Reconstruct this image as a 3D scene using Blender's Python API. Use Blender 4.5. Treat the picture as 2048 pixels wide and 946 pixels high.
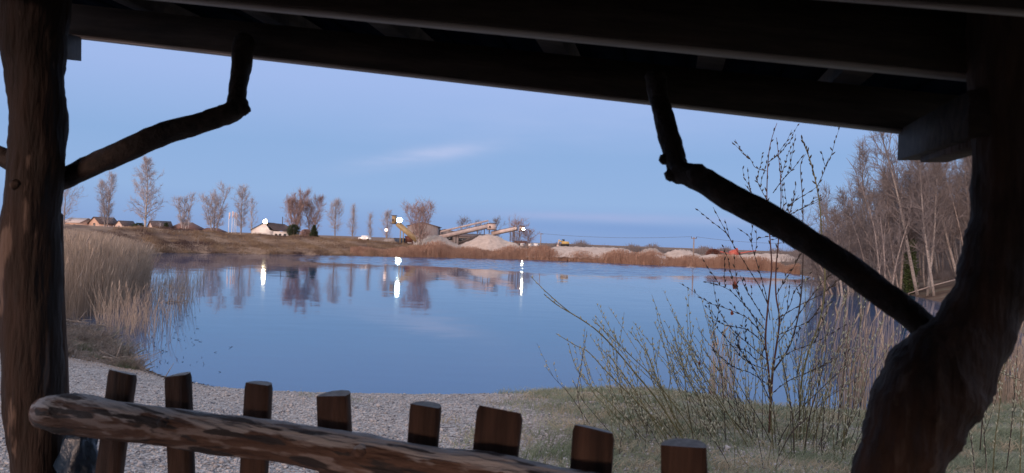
import bpy, math, random
import numpy as np
from mathutils import Vector, Matrix

for o in list(bpy.data.objects):
    bpy.data.objects.remove(o)
SC = bpy.context.scene
COL = SC.collection
R = math.radians

# ------------------------------------------------------------------ camera
EYE = 3.2                       # eye height above the lake surface (z = 0)
F = 1462.0                      # focal length in photograph pixels (2048 wide)
ROLL, PITCH = R(2.0), R(0.40)
_c, _s = math.cos(ROLL), math.sin(ROLL)
fw = Vector((0, math.cos(PITCH), math.sin(PITCH)))
u0 = Vector((0, -math.sin(PITCH), math.cos(PITCH)))
r0_ = Vector((1, 0, 0))
rt = r0_ * _c + u0 * _s
up = -r0_ * _s + u0 * _c
CAM = Vector((0, 0, EYE))
cd = bpy.data.cameras.new('camera')
cam = bpy.data.objects.new('camera', cd)
COL.objects.link(cam)
cam.matrix_world = Matrix(((rt.x, up.x, -fw.x, 0), (rt.y, up.y, -fw.y, 0), (rt.z, up.z, -fw.z, EYE), (0, 0, 0, 1)))
cd.sensor_width = 36.0
cd.lens = F / 2048 * 36
cd.clip_start, cd.clip_end = 0.05, 9000
cd.dof.use_dof = True
cd.dof.focus_distance = 11.0
cd.dof.aperture_fstop = 6.0
SC.camera = cam

# ------------------------------------------------------------------ sky, sun, exposure
SUN_EL, SUN_AZ = 5.0, 203.0      # the afterglow lies low behind the viewer, a little to the left
SC.view_settings.view_transform = 'Standard'
SC.view_settings.look = 'None'
SC.view_settings.exposure = 0.0
SC.view_settings.gamma = 1.0
SC.view_settings.use_curve_mapping = False
W = bpy.data.worlds.new("World")
SC.world = W
W.use_nodes = True
nt = W.node_tree
N, L = nt.nodes, nt.links
bg = N['Background']
bg.inputs['Strength'].default_value = 0.1
sky = N.new('ShaderNodeTexSky')
sky.sky_type = 'NISHITA'
sky.sun_disc = False
sky.sun_elevation = R(SUN_EL)
sky.sun_rotation = R(SUN_AZ)
sky.ozone_density = 5.0
tc = N.new('ShaderNodeTexCoord')
sx = N.new('ShaderNodeSeparateXYZ')
L.new(tc.outputs['Generated'], sx.inputs[0])
def wmath(op, a, b=None, c=None):
    n = N.new('ShaderNodeMath'); n.operation = op
    for i, v in enumerate((a, b, c)):
        if v is None: continue
        if isinstance(v, (int, float)): n.inputs[i].default_value = v
        else: L.new(v, n.inputs[i])
    return n.outputs[0]
def wmix(fac, a, b):
    n = N.new('ShaderNodeMix'); n.data_type = 'RGBA'
    for s, v in ((n.inputs['Factor'], fac), (n.inputs[6], a), (n.inputs[7], b)):
        if isinstance(v, (int, float)): s.default_value = v
        elif isinstance(v, tuple): s.default_value = v
        else: L.new(v, s)
    return n.outputs[2]
ramp = N.new('ShaderNodeValToRGB')
L.new(sx.outputs['Z'], ramp.inputs[0])
def srgb(r, g, b, k=1.0):
    f = lambda v: ((v / 255 + .055) / 1.055) ** 2.4 if v > 10 else v / 255 / 12.92
    return (f(r) * k, f(g) * k, f(b) * k, 1)
stops = [(0.0, srgb(138, 166, 216)), (0.02, srgb(143, 173, 222)), (0.055, srgb(152, 184, 229)), (0.12, srgb(146, 180, 227)),
         (0.20, srgb(165, 190, 239)), (0.30, srgb(171, 196, 245)), (0.42, srgb(186, 206, 246)), (0.65, srgb(216, 224, 248)), (1.0, srgb(224, 230, 250))]
cr = ramp.color_ramp
while len(cr.elements) < len(stops): cr.elements.new(0.5)
for e, (p, c) in zip(cr.elements, stops):
    e.position = p; e.color = c
sc10 = N.new('ShaderNodeMix'); sc10.data_type = 'RGBA'; sc10.blend_type = 'MULTIPLY'
sc10.inputs['Factor'].default_value = 1.0
L.new(ramp.outputs[0], sc10.inputs[6]); sc10.inputs[7].default_value = (10, 10, 10, 1)
base = wmix(0.94, sky.outputs[0], sc10.outputs[2])
# the bright afterglow in the western half of the sky, behind the viewer
_gd = N.new('ShaderNodeVectorMath'); _gd.operation = 'DOT_PRODUCT'
L.new(tc.outputs['Generated'], _gd.inputs[0]); _gd.inputs[1].default_value = (math.sin(R(SUN_AZ)), math.cos(R(SUN_AZ)), 0.12)
glow = wmath('MAXIMUM', wmath('MULTIPLY_ADD', _gd.outputs['Value'], 1.25, -0.25), 0.0)
base = wmix(glow, base, (15.5, 12.8, 12.2, 1))
# thin streak of cirrus and a low bank of grey-violet cloud
az = wmath('ARCTAN2', sx.outputs['X'], sx.outputs['Y'])
def blob(a0, z0, wa, wz, tilt):
    da = wmath('SUBTRACT', az, a0)
    dz = wmath('SUBTRACT', wmath('SUBTRACT', sx.outputs['Z'], z0), wmath('MULTIPLY', da, tilt))
    q = wmath('ADD', wmath('POWER', wmath('ABSOLUTE', wmath('DIVIDE', da, wa)), 2), wmath('POWER', wmath('ABSOLUTE', wmath('DIVIDE', dz, wz)), 2))
    return wmath('POWER', 2.718, wmath('MULTIPLY', q, -1))
nz = N.new('ShaderNodeTexNoise'); nz.inputs['Scale'].default_value = 9; nz.inputs['Detail'].default_value = 5
mp = N.new('ShaderNodeMapping'); mp.inputs['Scale'].default_value = (1, 1, 5); mp.inputs['Rotation'].default_value = (0, .2, 0)
L.new(tc.outputs['Generated'], mp.inputs[0]); L.new(mp.outputs[0], nz.inputs['Vector'])
nn = wmath('MULTIPLY_ADD', nz.outputs[0], 2.4, -0.65)
nn = wmath('MAXIMUM', wmath('MINIMUM', nn, 1.0), 0.0)
c1 = wmath('MULTIPLY', blob(-0.118, 0.113, 0.085, 0.011, 0.20), wmath('MULTIPLY_ADD', nn, 0.75, 0.15))
c2 = wmath('MULTIPLY', blob(0.10, 0.162, 0.35, 0.04, 0.05), wmath('MULTIPLY', nn, 0.16))
c3 = wmath('MULTIPLY', blob(0.16, 0.037, 0.17, 0.006, 0.0), wmath('MULTIPLY_ADD', nn, 0.55, 0.2))
c4 = wmath('MULTIPLY', blob(0.17, 0.022, 0.22, 0.010, -0.01), wmath('MULTIPLY_ADD', nn, 0.25, 0.5))
cl = lambda t: tuple(v * 10 for v in t[:3]) + (1,)
base = wmix(c1, base, cl(srgb(190, 201, 236)))
base = wmix(c2, base, cl(srgb(186, 200, 240)))
base = wmix(c4, base, cl(srgb(126, 158, 210)))
base = wmix(c3, base, cl(srgb(168, 180, 222)))
L.new(base, bg.inputs['Color'])

sd = bpy.data.lights.new('sun', 'SUN')
sd.energy = 3.2
sd.angle = R(24)
sd.color = (1.0, 0.69, 0.57)
sun = bpy.data.objects.new('sun', sd)
COL.objects.link(sun)
_sd = Vector((math.sin(R(SUN_AZ)) * math.cos(R(SUN_EL)), math.cos(R(SUN_AZ)) * math.cos(R(SUN_EL)), math.sin(R(SUN_EL))))
sun.rotation_euler = _sd.to_track_quat('Z', 'Y').to_euler()

# ------------------------------------------------------------------ helpers
def ray(px, py):
    return fw + rt * ((px - 1024) / F) + up * ((473 - py) / F)
def P(px, py, D):
    """the point that lies D metres ahead along a sight line of the survey"""
    return CAM + ray(px, py) * D
def G(px, py, z=0.0):
    d = ray(px, py)
    return CAM + d * ((z - EYE) / d.z)

class MB:
    def __init__(s):
        s.V, s.Q, s.T, s.NG, s.n = [], [], [], [], 0
    def add(s, V, quads=None, tris=None, ngons=None):
        V = np.asarray(V, float).reshape(-1, 3)
        if quads is not None and len(quads): s.Q.append(np.asarray(quads, int) + s.n)
        if tris is not None and len(tris): s.T.append(np.asarray(tris, int) + s.n)
        if ngons:
            for g in ngons: s.NG.append([i + s.n for i in g])
        s.V.append(V); s.n += len(V)
    def prisms(s, p0, p1, ra, rb, sides=3):
        p0, p1 = np.asarray(p0, float).reshape(-1, 3), np.asarray(p1, float).reshape(-1, 3)
        n = len(p0)
        if n == 0: return
        ra = np.broadcast_to(np.asarray(ra, float), (n,)); rb = np.broadcast_to(np.asarray(rb, float), (n,))
        d = p1 - p0; d /= np.linalg.norm(d, axis=1)[:, None] + 1e-9
        ref = np.where(np.abs(d[:, 2:3]) > .9, np.array([[1., 0, 0]]), np.array([[0, 0, 1.]]))
        a = np.cross(d, ref); a /= np.linalg.norm(a, axis=1)[:, None] + 1e-9
        b = np.cross(d, a)
        V = np.zeros((n, 2, sides, 3))
        for k in range(sides):
            t = 2 * math.pi * k / sides
            o = a * math.cos(t) + b * math.sin(t)
            V[:, 0, k] = p0 + o * ra[:, None]; V[:, 1, k] = p1 + o * rb[:, None]
        i = np.arange(n)[:, None] * 2 * sides
        Q = []
        for k in range(sides):
            k2 = (k + 1) % sides
            Q.append(np.concatenate([i + k, i + k2, i + sides + k2, i + sides + k], 1))
        s.add(V.reshape(-1, 3), np.concatenate(Q))
    def tube(s, pts, rad, sides=8, cap=True, wob=0.0, rng=None, flat=1.0):
        pts = [Vector(p) for p in pts]; n = len(pts)
        if not hasattr(rad, '__len__'): rad = [rad] * n
        V = []; prev = None
        for i, p in enumerate(pts):
            t = (pts[min(i + 1, n - 1)] - pts[max(i - 1, 0)]).normalized()
            if prev is None:
                a = t.cross(Vector((0, 1, 0)) if abs(t.y) < .8 else Vector((1, 0, 0))).normalized()
            else:
                a = (prev - t * prev.dot(t)).normalized()
            prev = a; b = t.cross(a)
            for k in range(sides):
                th = 2 * math.pi * k / sides
                rr = rad[i]
                if wob: rr *= 1 + wob * (math.sin(3 * th + i * .7) * .5 + math.sin(2 * th - i * .43 + 1.3) * .5 + (rng.uniform(-.5, .5) if rng else 0))
                V.append(p + a * math.cos(th) * rr + b * math.sin(th) * rr * flat)
        Q = []
        for i in range(n - 1):
            for k in range(sides):
                k2 = (k + 1) % sides
                Q.append((i * sides + k, i * sides + k2, (i + 1) * sides + k2, (i + 1) * sides + k))
        ng = [list(range(sides))[::-1], list(range((n - 1) * sides, n * sides))] if cap else None
        s.add([tuple(v) for v in V], Q, None, ng)
    def beam(s, p0, p1, w, h, side=None):
        """box from p0 to p1; w across, h along the upright of the cross-section"""
        p0, p1 = Vector(p0), Vector(p1)
        d = (p1 - p0).normalized()
        side = Vector(side) if side is not None else (d.cross(Vector((0, 0, 1))) if abs(d.z) < .95 else Vector((1, 0, 0)))
        side = (side - d * side.dot(d)).normalized()
        u = side.cross(d).normalized()
        if u.z < 0: u = -u
        V = [p + side * (w / 2 * a) + u * (h / 2 * b) for p in (p0, p1) for a, b in ((-1, -1), (1, -1), (1, 1), (-1, 1))]
        s.add([tuple(v) for v in V], [(0, 3, 2, 1), (4, 5, 6, 7), (0, 1, 5, 4), (1, 2, 6, 5), (2, 3, 7, 6), (3, 0, 4, 7)])
    def box(s, c, sz, rz=0.0):
        c = Vector(c); m = Matrix.Rotation(rz, 3, 'Z')
        V = [c + m @ Vector((a * sz[0] / 2, b * sz[1] / 2, e * sz[2] / 2)) for e in (-1, 1) for a, b in ((-1, -1), (1, -1), (1, 1), (-1, 1))]
        s.add([tuple(v) for v in V], [(0, 3, 2, 1), (4, 5, 6, 7), (0, 1, 5, 4), (1, 2, 6, 5), (2, 3, 7, 6), (3, 0, 4, 7)])
    def ball(s, c, r, nu=10, nv=7, sq=(1, 1, 1), wob=0.0, rng=None):
        V = [(c[0], c[1], c[2] - r * sq[2])]
        for j in range(1, nv):
            f = math.pi * j / nv
            for i in range(nu):
                t = 2 * math.pi * i / nu
                k = r * (1 + (rng.uniform(-wob, wob) if wob else 0))
                V.append((c[0] + k * sq[0] * math.sin(f) * math.cos(t), c[1] + k * sq[1] * math.sin(f) * math.sin(t), c[2] - k * sq[2] * math.cos(f)))
        V.append((c[0], c[1], c[2] + r * sq[2]))
        Q = [(1 + j * nu + i, 1 + j * nu + (i + 1) % nu, 1 + (j + 1) * nu + (i + 1) % nu, 1 + (j + 1) * nu + i) for j in range(nv - 2) for i in range(nu)]
        T = [(0, 1 + (i + 1) % nu, 1 + i) for i in range(nu)] + [(len(V) - 1, 1 + (nv - 2) * nu + i, 1 + (nv - 2) * nu + (i + 1) % nu) for i in range(nu)]
        s.add(V, Q, T)
    def mesh(s, name, smooth=False, M=None):
        V = np.concatenate(s.V) if s.V else np.zeros((0, 3))
        if M is not None:
            Mi = np.array(M.inverted()); V = V @ Mi[:3, :3].T + Mi[:3, 3]
        me = bpy.data.meshes.new(name)
        Qs = np.concatenate(s.Q) if s.Q else np.zeros((0, 4), int)
        Ts = np.concatenate(s.T) if s.T else np.zeros((0, 3), int)
        loops = np.concatenate([Qs.ravel(), Ts.ravel()] + [np.array(g) for g in s.NG]).astype(np.int32)
        tot = np.concatenate([np.full(len(Qs), 4), np.full(len(Ts), 3), np.array([len(g) for g in s.NG], int)]).astype(np.int32)
        st = np.concatenate([[0], np.cumsum(tot)[:-1]]).astype(np.int32)
        me.vertices.add(len(V)); me.vertices.foreach_set('co', V.ravel())
        me.loops.add(len(loops)); me.loops.foreach_set('vertex_index', loops)
        me.polygons.add(len(tot)); me.polygons.foreach_set('loop_start', st); me.polygons.foreach_set('loop_total', tot)
        if smooth: me.polygons.foreach_set('use_smooth', np.ones(len(tot), bool))
        me.update(calc_edges=True)
        return me
    def build(s, name, material, parent=None, smooth=False, M=None):
        return obj(name, s.mesh(name, smooth, M), material, parent, M)

def obj(name, me, material, parent=None, M=None):
    o = bpy.data.objects.new(name, me)
    COL.objects.link(o)
    if material and not len(me.materials): me.materials.append(material)
    if parent:
        o.parent = parent
        o.matrix_parent_inverse = parent.matrix_basis.inverted()
    if M is not None: o.matrix_basis = M
    return o
def tag(o, label=None, cat=None, group=None, kind=None):
    if label: o['label'] = label
    if cat: o['category'] = cat
    if group: o['group'] = group
    if kind: o['kind'] = kind
    return o
def thing(name, label, cat, loc=(0, 0, 0), group=None):
    o = bpy.data.objects.new(name, None)
    COL.objects.link(o)
    o.empty_display_size = .3
    o.matrix_basis = Matrix.Translation(Vector(loc))
    return tag(o, label, cat, group)
def dup(root, loc, rz=0.0, sc=1.0, label=None, group=None, tilt=None):
    r = root.copy(); COL.objects.link(r)
    place(r, loc, rz, sc, tilt)
    if label: r['label'] = label
    if group: r['group'] = group
    for ch in list(root.children):
        c = ch.copy(); COL.objects.link(c); c.parent = r; c.matrix_parent_inverse = ch.matrix_parent_inverse.copy()
        for g in ch.children:
            d = g.copy(); COL.objects.link(d); d.parent = c; d.matrix_parent_inverse = g.matrix_parent_inverse.copy()
    return r
def place(r, loc, rz=0.0, sc=1.0, tilt=None):
    m = Matrix.Translation(Vector(loc))
    if tilt: m = m @ Matrix.Rotation(tilt, 4, 'Y')
    s3 = (sc, sc, sc) if not hasattr(sc, '__len__') else sc
    r.matrix_basis = m @ Matrix.Rotation(rz, 4, 'Z') @ Matrix.Diagonal((*s3, 1))

# ------------------------------------------------------------------ materials
def mat(name, c1, c2=None, rough=.8, scale=4.0, stretch=(1, 1, 1), detail=6, contrast=(.35, .65), bump=0.0, bscale=None, spec=.3, rot=(0, 0, 0), c3=None, s3=1.5, t3=(.55, .7), metal=0.0, c4=None, s4=10, t4=(.6, .64), skylit_bleach=None):
    m = bpy.data.materials.new(name); m.use_nodes = True
    nt = m.node_tree; n, l = nt.nodes, nt.links
    b = n['Principled BSDF']
    b.inputs['Roughness'].default_value = rough
    b.inputs['Specular IOR Level'].default_value = spec
    b.inputs['Metallic'].default_value = metal
    if c2 is None:
        c2 = tuple(v * 1.35 for v in c1); c1 = tuple(v * .7 for v in c1)
    t = n.new('ShaderNodeTexCoord'); mp = n.new('ShaderNodeMapping')
    mp.inputs['Scale'].default_value = stretch; mp.inputs['Rotation'].default_value = rot
    l.new(t.outputs['Object'], mp.inputs[0])
    nz = n.new('ShaderNodeTexNoise'); nz.inputs['Scale'].default_value = scale; nz.inputs['Detail'].default_value = detail
    nz.inputs['Roughness'].default_value = .62
    l.new(mp.outputs[0], nz.inputs['Vector'])
    r = n.new('ShaderNodeValToRGB')
    r.color_ramp.elements[0].position, r.color_ramp.elements[1].position = contrast
    r.color_ramp.elements[0].color = (*c1, 1); r.color_ramp.elements[1].color = (*c2, 1)
    l.new(nz.outputs[0], r.inputs[0])
    col = r.outputs[0]
    if c3 is not None:
        n3 = n.new('ShaderNodeTexNoise'); n3.inputs['Scale'].default_value = s3; n3.inputs['Detail'].default_value = 5
        l.new(mp.outputs[0], n3.inputs['Vector'])
        r3 = n.new('ShaderNodeValToRGB'); r3.color_ramp.elements[0].position, r3.color_ramp.elements[1].position = t3
        l.new(n3.outputs[0], r3.inputs[0])
        mx = n.new('ShaderNodeMix'); mx.data_type = 'RGBA'
        l.new(r3.outputs[0], mx.inputs['Factor']); l.new(col, mx.inputs[6]); mx.inputs[7].default_value = (*c3, 1)
        col = mx.outputs[2]
    if skylit_bleach is not None:      # grey weathering plus pale skylight painted onto upward-facing sides
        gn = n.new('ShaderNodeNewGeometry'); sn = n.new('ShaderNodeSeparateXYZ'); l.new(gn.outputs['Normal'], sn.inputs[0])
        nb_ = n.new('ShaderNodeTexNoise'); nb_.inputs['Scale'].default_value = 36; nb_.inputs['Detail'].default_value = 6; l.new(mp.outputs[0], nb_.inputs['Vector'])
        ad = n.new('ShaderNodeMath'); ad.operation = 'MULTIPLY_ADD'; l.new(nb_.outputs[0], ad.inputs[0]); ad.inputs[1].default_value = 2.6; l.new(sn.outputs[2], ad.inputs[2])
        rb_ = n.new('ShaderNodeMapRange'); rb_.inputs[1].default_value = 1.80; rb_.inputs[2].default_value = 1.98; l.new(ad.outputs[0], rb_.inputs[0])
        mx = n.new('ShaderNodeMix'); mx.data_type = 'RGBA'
        l.new(rb_.outputs[0], mx.inputs['Factor']); l.new(col, mx.inputs[6]); mx.inputs[7].default_value = (*skylit_bleach, 1)
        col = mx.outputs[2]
    if c4 is not None:
        mp4 = n.new('ShaderNodeMapping'); mp4.inputs['Location'].default_value = (3.7, 1.9, 8.3); l.new(mp.outputs[0], mp4.inputs[0])
        n4 = n.new('ShaderNodeTexNoise'); n4.inputs['Scale'].default_value = s4; n4.inputs['Detail'].default_value = 5
        l.new(mp4.outputs[0], n4.inputs['Vector'])
        r4 = n.new('ShaderNodeValToRGB'); r4.color_ramp.elements[0].position, r4.color_ramp.elements[1].position = t4
        l.new(n4.outputs[0], r4.inputs[0])
        mx = n.new('ShaderNodeMix'); mx.data_type = 'RGBA'
        l.new(r4.outputs[0], mx.inputs['Factor']); l.new(col, mx.inputs[6]); mx.inputs[7].default_value = (*c4, 1)
        col = mx.outputs[2]
    l.new(col, b.inputs['Base Color'])
    if bump:
        bp = n.new('ShaderNodeBump'); bp.inputs['Strength'].default_value = bump; bp.inputs['Distance'].default_value = .02
        if bscale:
            nb = n.new('ShaderNodeTexNoise'); nb.inputs['Scale'].default_value = bscale; nb.inputs['Detail'].default_value = 6
            l.new(mp.outputs[0], nb.inputs['Vector']); l.new(nb.outputs[0], bp.inputs['Height'])
        else: l.new(nz.outputs[0], bp.inputs['Height'])
        l.new(bp.outputs[0], b.inputs['Normal'])
    return m
def lamp_mat(name, col, s):
    m = bpy.data.materials.new(name); m.use_nodes = True
    b = m.node_tree.nodes['Principled BSDF']
    b.inputs['Base Color'].default_value = (.8, .8, .8, 1)
    b.inputs['Emission Color'].default_value = (*col, 1); b.inputs['Emission Strength'].default_value = s
    return m

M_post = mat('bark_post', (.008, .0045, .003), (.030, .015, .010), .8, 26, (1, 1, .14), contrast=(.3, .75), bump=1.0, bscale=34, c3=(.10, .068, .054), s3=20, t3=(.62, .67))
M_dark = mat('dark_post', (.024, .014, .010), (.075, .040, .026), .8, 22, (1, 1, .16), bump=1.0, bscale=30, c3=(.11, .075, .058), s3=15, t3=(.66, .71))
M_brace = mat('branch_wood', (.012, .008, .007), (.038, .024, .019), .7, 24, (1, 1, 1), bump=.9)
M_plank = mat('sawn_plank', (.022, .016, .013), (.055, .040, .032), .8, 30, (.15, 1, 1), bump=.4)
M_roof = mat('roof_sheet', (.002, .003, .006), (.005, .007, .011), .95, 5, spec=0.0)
M_lit_edge = mat('lit_sawn_edge', (.26, .23, .22), (.42, .38, .36), .85, 24, (.15, 1, 1))
M_rail = mat('peeled_log', (.085, .046, .033), (.24, .15, .112), .6, 40, (.16, 1, 1), contrast=(.30, .70), bump=1.0, bscale=70, c3=(.34, .28, .26), s3=38, t3=(.53, .585), c4=(.06, .052, .052), s4=40, t4=(.555, .60), skylit_bleach=(.50, .485, .49))
M_picket = mat('split_picket', (.065, .036, .025), (.125, .07, .048), .75, 30, (1, 1, .10), bump=.9, c3=(.035, .02, .015), s3=16, t3=(.5, .62))
M_cut = mat('cut_end', (.36, .345, .335), (.56, .54, .52), .8, 60)
M_bag = mat('plastic_bag', (.006, .012, .024), (.018, .036, .065), .28, 14, bump=.6, spec=.6)

M_far_bark = mat('grey_bark', (.19, .16, .145), (.33, .285, .26), .9, 5)
M_birch = mat('birch_bark', (.30, .27, .25), (.52, .48, .45), .85, 7, (1, 1, 2.5), c3=(.09, .07, .06), s3=9, t3=(.60, .66))
M_twig_grey = mat('grey_twigs', (.32, .285, .30), (.46, .42, .43), .9, .8)
M_twig_brown = mat('brown_twigs', (.27, .18, .16), (.40, .285, .25), .9, .8)
M_twig_wood = mat('wood_twigs', (.14, .12, .116), (.24, .21, .203), .9, .5)
M_ever = mat('evergreen', (.022, .035, .018), (.05, .07, .033), .8, 3)
M_ivy = mat('ivy', (.03, .05, .018), (.07, .10, .035), .7, 6)
M_reed = mat('dry_reed', (.25, .20, .16), (.43, .355, .285), .85, 1.6, (1, 1, .3))
M_reed_far = mat('far_reed', (.27, .155, .11), (.45, .29, .21), .85, .9, (1, 1, .15))
M_drygrass = mat('dry_grass', (.15, .098, .068), (.33, .24, .155), .9, .35, c3=(.085, .055, .05), s3=.12, t3=(.5, .62))
M_frost = mat('frosty_grass', (.13, .17, .10), (.31, .345, .25), .85, 1.2, c3=(.40, .345, .25), s3=2.4, t3=(.5, .6))
M_tuft = mat('bank_tuft', (.11, .095, .08), (.30, .26, .23), .9, 2.2, c3=(.11, .14, .085), s3=1.3, t3=(.54, .62))
M_stem_red = mat('red_stem', (.045, .020, .017), (.115, .045, .036), .6, 9)
M_stem_dark = mat('dark_stem', (.020, .016, .015), (.05, .036, .032), .6, 9)
M_stem_green = mat('willow_stem', (.07, .068, .030), (.15, .14, .07), .6, 7)
M_bud = mat('dark_bud', (.018, .015, .013), (.045, .036, .028), .7, 20)
M_catkin = mat('pale_catkin', (.19, .205, .145), (.38, .39, .31), .8, 30)
M_leaf = mat('dead_leaf', (.16, .05, .035), (.27, .09, .06), .7, 20)
M_pebble = mat('pebble', (.20, .19, .19), (.46, .44, .43), .7, 9, detail=2, contrast=(.3, .7), c3=(.10, .10, .11), s3=12, t3=(.58, .62))
M_sand = mat('gravel_pile', (.40, .325, .275), (.54, .45, .385), .95, 1.2, bump=.5, bscale=3)
M_sand_grey = mat('grey_gravel_pile', (.30, .245, .21), (.42, .35, .30), .95, 1.2, bump=.5, bscale=3)
M_steel = mat('pale_steel', (.46, .37, .34), (.60, .50, .46), .6, 2)
M_steel_dk = mat('dark_steel', (.06, .05, .05), (.12, .10, .095), .6, 3)
M_tan_steel = mat('tan_steel', (.27, .20, .10), (.38, .29, .17), .6, 2)
M_shed = mat('grey_shed', (.26, .235, .235), (.36, .325, .32), .7, 1.2, (4, 1, .3))
M_shed_roof = mat('shed_roof', (.11, .085, .08), (.17, .13, .125), .8, 2)
M_white = mat('white_wall', (.66, .63, .60), (.78, .75, .72), .8, 2)
M_cream = mat('cream_wall', (.56, .43, .36), (.66, .53, .45), .8, 2)
M_sunset_wall = mat('sunset_tinted_wall', (.50, .33, .25), (.60, .42, .33), .8, 2)  # pale house walls with orange evening light put into their colour
M_roof_dk = mat('dark_tiles', (.060, .045, .045), (.10, .075, .075), .8, 3)
M_roof_red = mat('red_tiles', (.13, .075, .066), (.20, .12, .105), .8, 3)
M_roof_pale = mat('pale_roof', (.40, .35, .33), (.52, .46, .44), .8, 3)
M_glass = mat('window_glass', (.02, .025, .03), (.04, .05, .06), .1, 3, spec=.6)
M_redpaint = mat('red_paint', (.36, .075, .052), (.47, .125, .095), .5, 3)
M_rust = mat('rust_red', (.12, .052, .043), (.18, .08, .064), .8, 3)
M_yellow = mat('yellow_paint', (.46, .32, .11), (.58, .42, .18), .5, 3)
M_bluebin = mat('blue_paint', (.03, .05, .085), (.06, .085, .13), .6, 3)
M_whitepaint = mat('white_paint', (.70, .70, .70), (.82, .82, .82), .35, 3)
M_black = mat('black_rubber', (.015, .015, .015), (.03, .03, .03), .7, 5)
M_pole = mat('weathered_pole', (.20, .16, .14), (.30, .25, .22), .9, 3)
M_flag = mat('flag_cloth', (.55, .33, .30), (.70, .58, .55), .8, 1.5)
M_drift = mat('driftwood', (.14, .115, .095), (.30, .26, .22), .85, 14, bump=.4)
M_dish = mat('glow_dish', (.5, .48, .45), (.6, .58, .54), .9, 3, spec=0)
L_warm = lamp_mat('warm_lamp', (1.0, .86, .55), 110)
L_cool = lamp_mat('cool_lamp', (.80, 1.0, .98), 90)
L_small = lamp_mat('small_lamp', (1.0, .62, .45), 1.6)
L_cream = lamp_mat('cream_lamp', (1.0, .90, .62), 260)

# ------------------------------------------------------------------ terrain and lake
LAKE_PX = [(296, 742), (340, 757), (400, 772), (480, 785), (600, 794), (760, 797), (900, 799), (1000, 797), (1060, 791), (1200, 789), (1330, 795),
           (1440, 808), (1530, 828), (1640, 835), (1740, 832), (1850, 815), (1960, 780), (2060, 740), (2080, 690), (2030, 655), (1960, 627), (1890, 606),
           (1800, 585), (1720, 570), (1650, 558), (1600, 550), (1560, 543.5), (1500, 540), (1400, 534.5), (1300, 530.5), (1200, 525.5), (1100, 521.5),
           (1040, 519), (900, 516), (800, 514), (700, 511.5), (600, 509.5), (520, 508), (450, 507), (380, 506), (320, 506), (250, 508), (180, 515),
           (110, 530), (40, 560), (0, 600), (20, 640), (100, 655), (170, 662), (215, 683), (255, 710)]
LAKE = np.array([tuple(G(*p))[:2] for p in LAKE_PX])
def sdist(x, y):
    """distance to the shore, negative over the water"""
    x = np.asarray(x, float); y = np.asarray(y, float)
    best = np.full(x.shape, 1e9); inside = np.zeros(x.shape, bool)
    n = len(LAKE)
    for i in range(n):
        ax, ay = LAKE[i]; bx, by = LAKE[(i + 1) % n]
        dx, dy = bx - ax, by - ay
        t = np.clip(((x - ax) * dx + (y - ay) * dy) / (dx * dx + dy * dy), 0, 1)
        best = np.minimum(best, np.hypot(x - ax - t * dx, y - ay - t * dy))
        if dy != 0:
            cr_ = ((ay > y) != (by > y)) & (x < dx * (y - ay) / dy + ax)
            inside ^= cr_
    return np.where(inside, -best, best)
def sstep(a, b, v):
    t = np.clip((v - a) / (b - a), 0, 1); return t * t * (3 - 2 * t)
def wav(x, y, s):
    return (np.sin(x * s + 1.3) * np.cos(y * s * 1.13 + .4) + .6 * np.sin(x * s * 2.3 + y * s * 1.7) + .4 * np.cos(x * s * 3.9 - y * s * 4.3 + 2)) / 2
def tz(x, y, d=None):
    x = np.asarray(x, float); y = np.asarray(y, float)
    if d is None: d = sdist(x, y)
    wig = d + .12 * wav(x, y, 3.1) * (np.abs(y) < 25)
    near = 2.0 * (1 - np.exp(-np.maximum(wig, 0) / 7))
    px = 1024 + F * x / np.maximum(y, 1)
    top = np.interp(px, [-400, 150, 300, 400, 480, 600, 700, 800, 900, 1100, 1540, 1640, 1800, 2100], [3.4, 3.35, 3.3, 3.0, 2.68, 2.55, 2.42, 1.9, 1.5, 1.25, 1.2, 1.6, 2.0, 2.0])
    back = np.interp(px, [480, 900], [1.1, .1])
    dd = np.maximum(d, 0)
    far = top * (.45 * (1 - np.exp(-dd / 2.2)) + .55 * sstep(4, 17, dd)) - back * sstep(22, 45, dd)
    far = np.where(px > 820, top * (1 - np.exp(-dd / 5)), far)
    w = sstep(24, 46, y)
    z = near * (1 - w) + far * w
    z = z + .05 * wav(x, y, 1.4) * sstep(.5, 4, d) + .12 * wav(x, y, .23) * sstep(3, 12, d) * w
    return np.where(d > 0, np.maximum(z, .0) + .012, -np.minimum(2.5, .2 * np.abs(d)))
def tz1(x, y): return float(tz(np.array([x]), np.array([y]))[0])
def GH(px, py):
    """where a sight line meets the ground"""
    d = ray(px, py); D = 1.5
    while D < 400:
        p = CAM + d * D
        if p.z <= tz1(p.x, p.y): return p
        D *= 1.01
    return p
def on(px, D):
    """ground point D metres out in the direction of column px"""
    x = (px - 1024) / F * D
    return Vector((x, D, tz1(x, D)))

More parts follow.
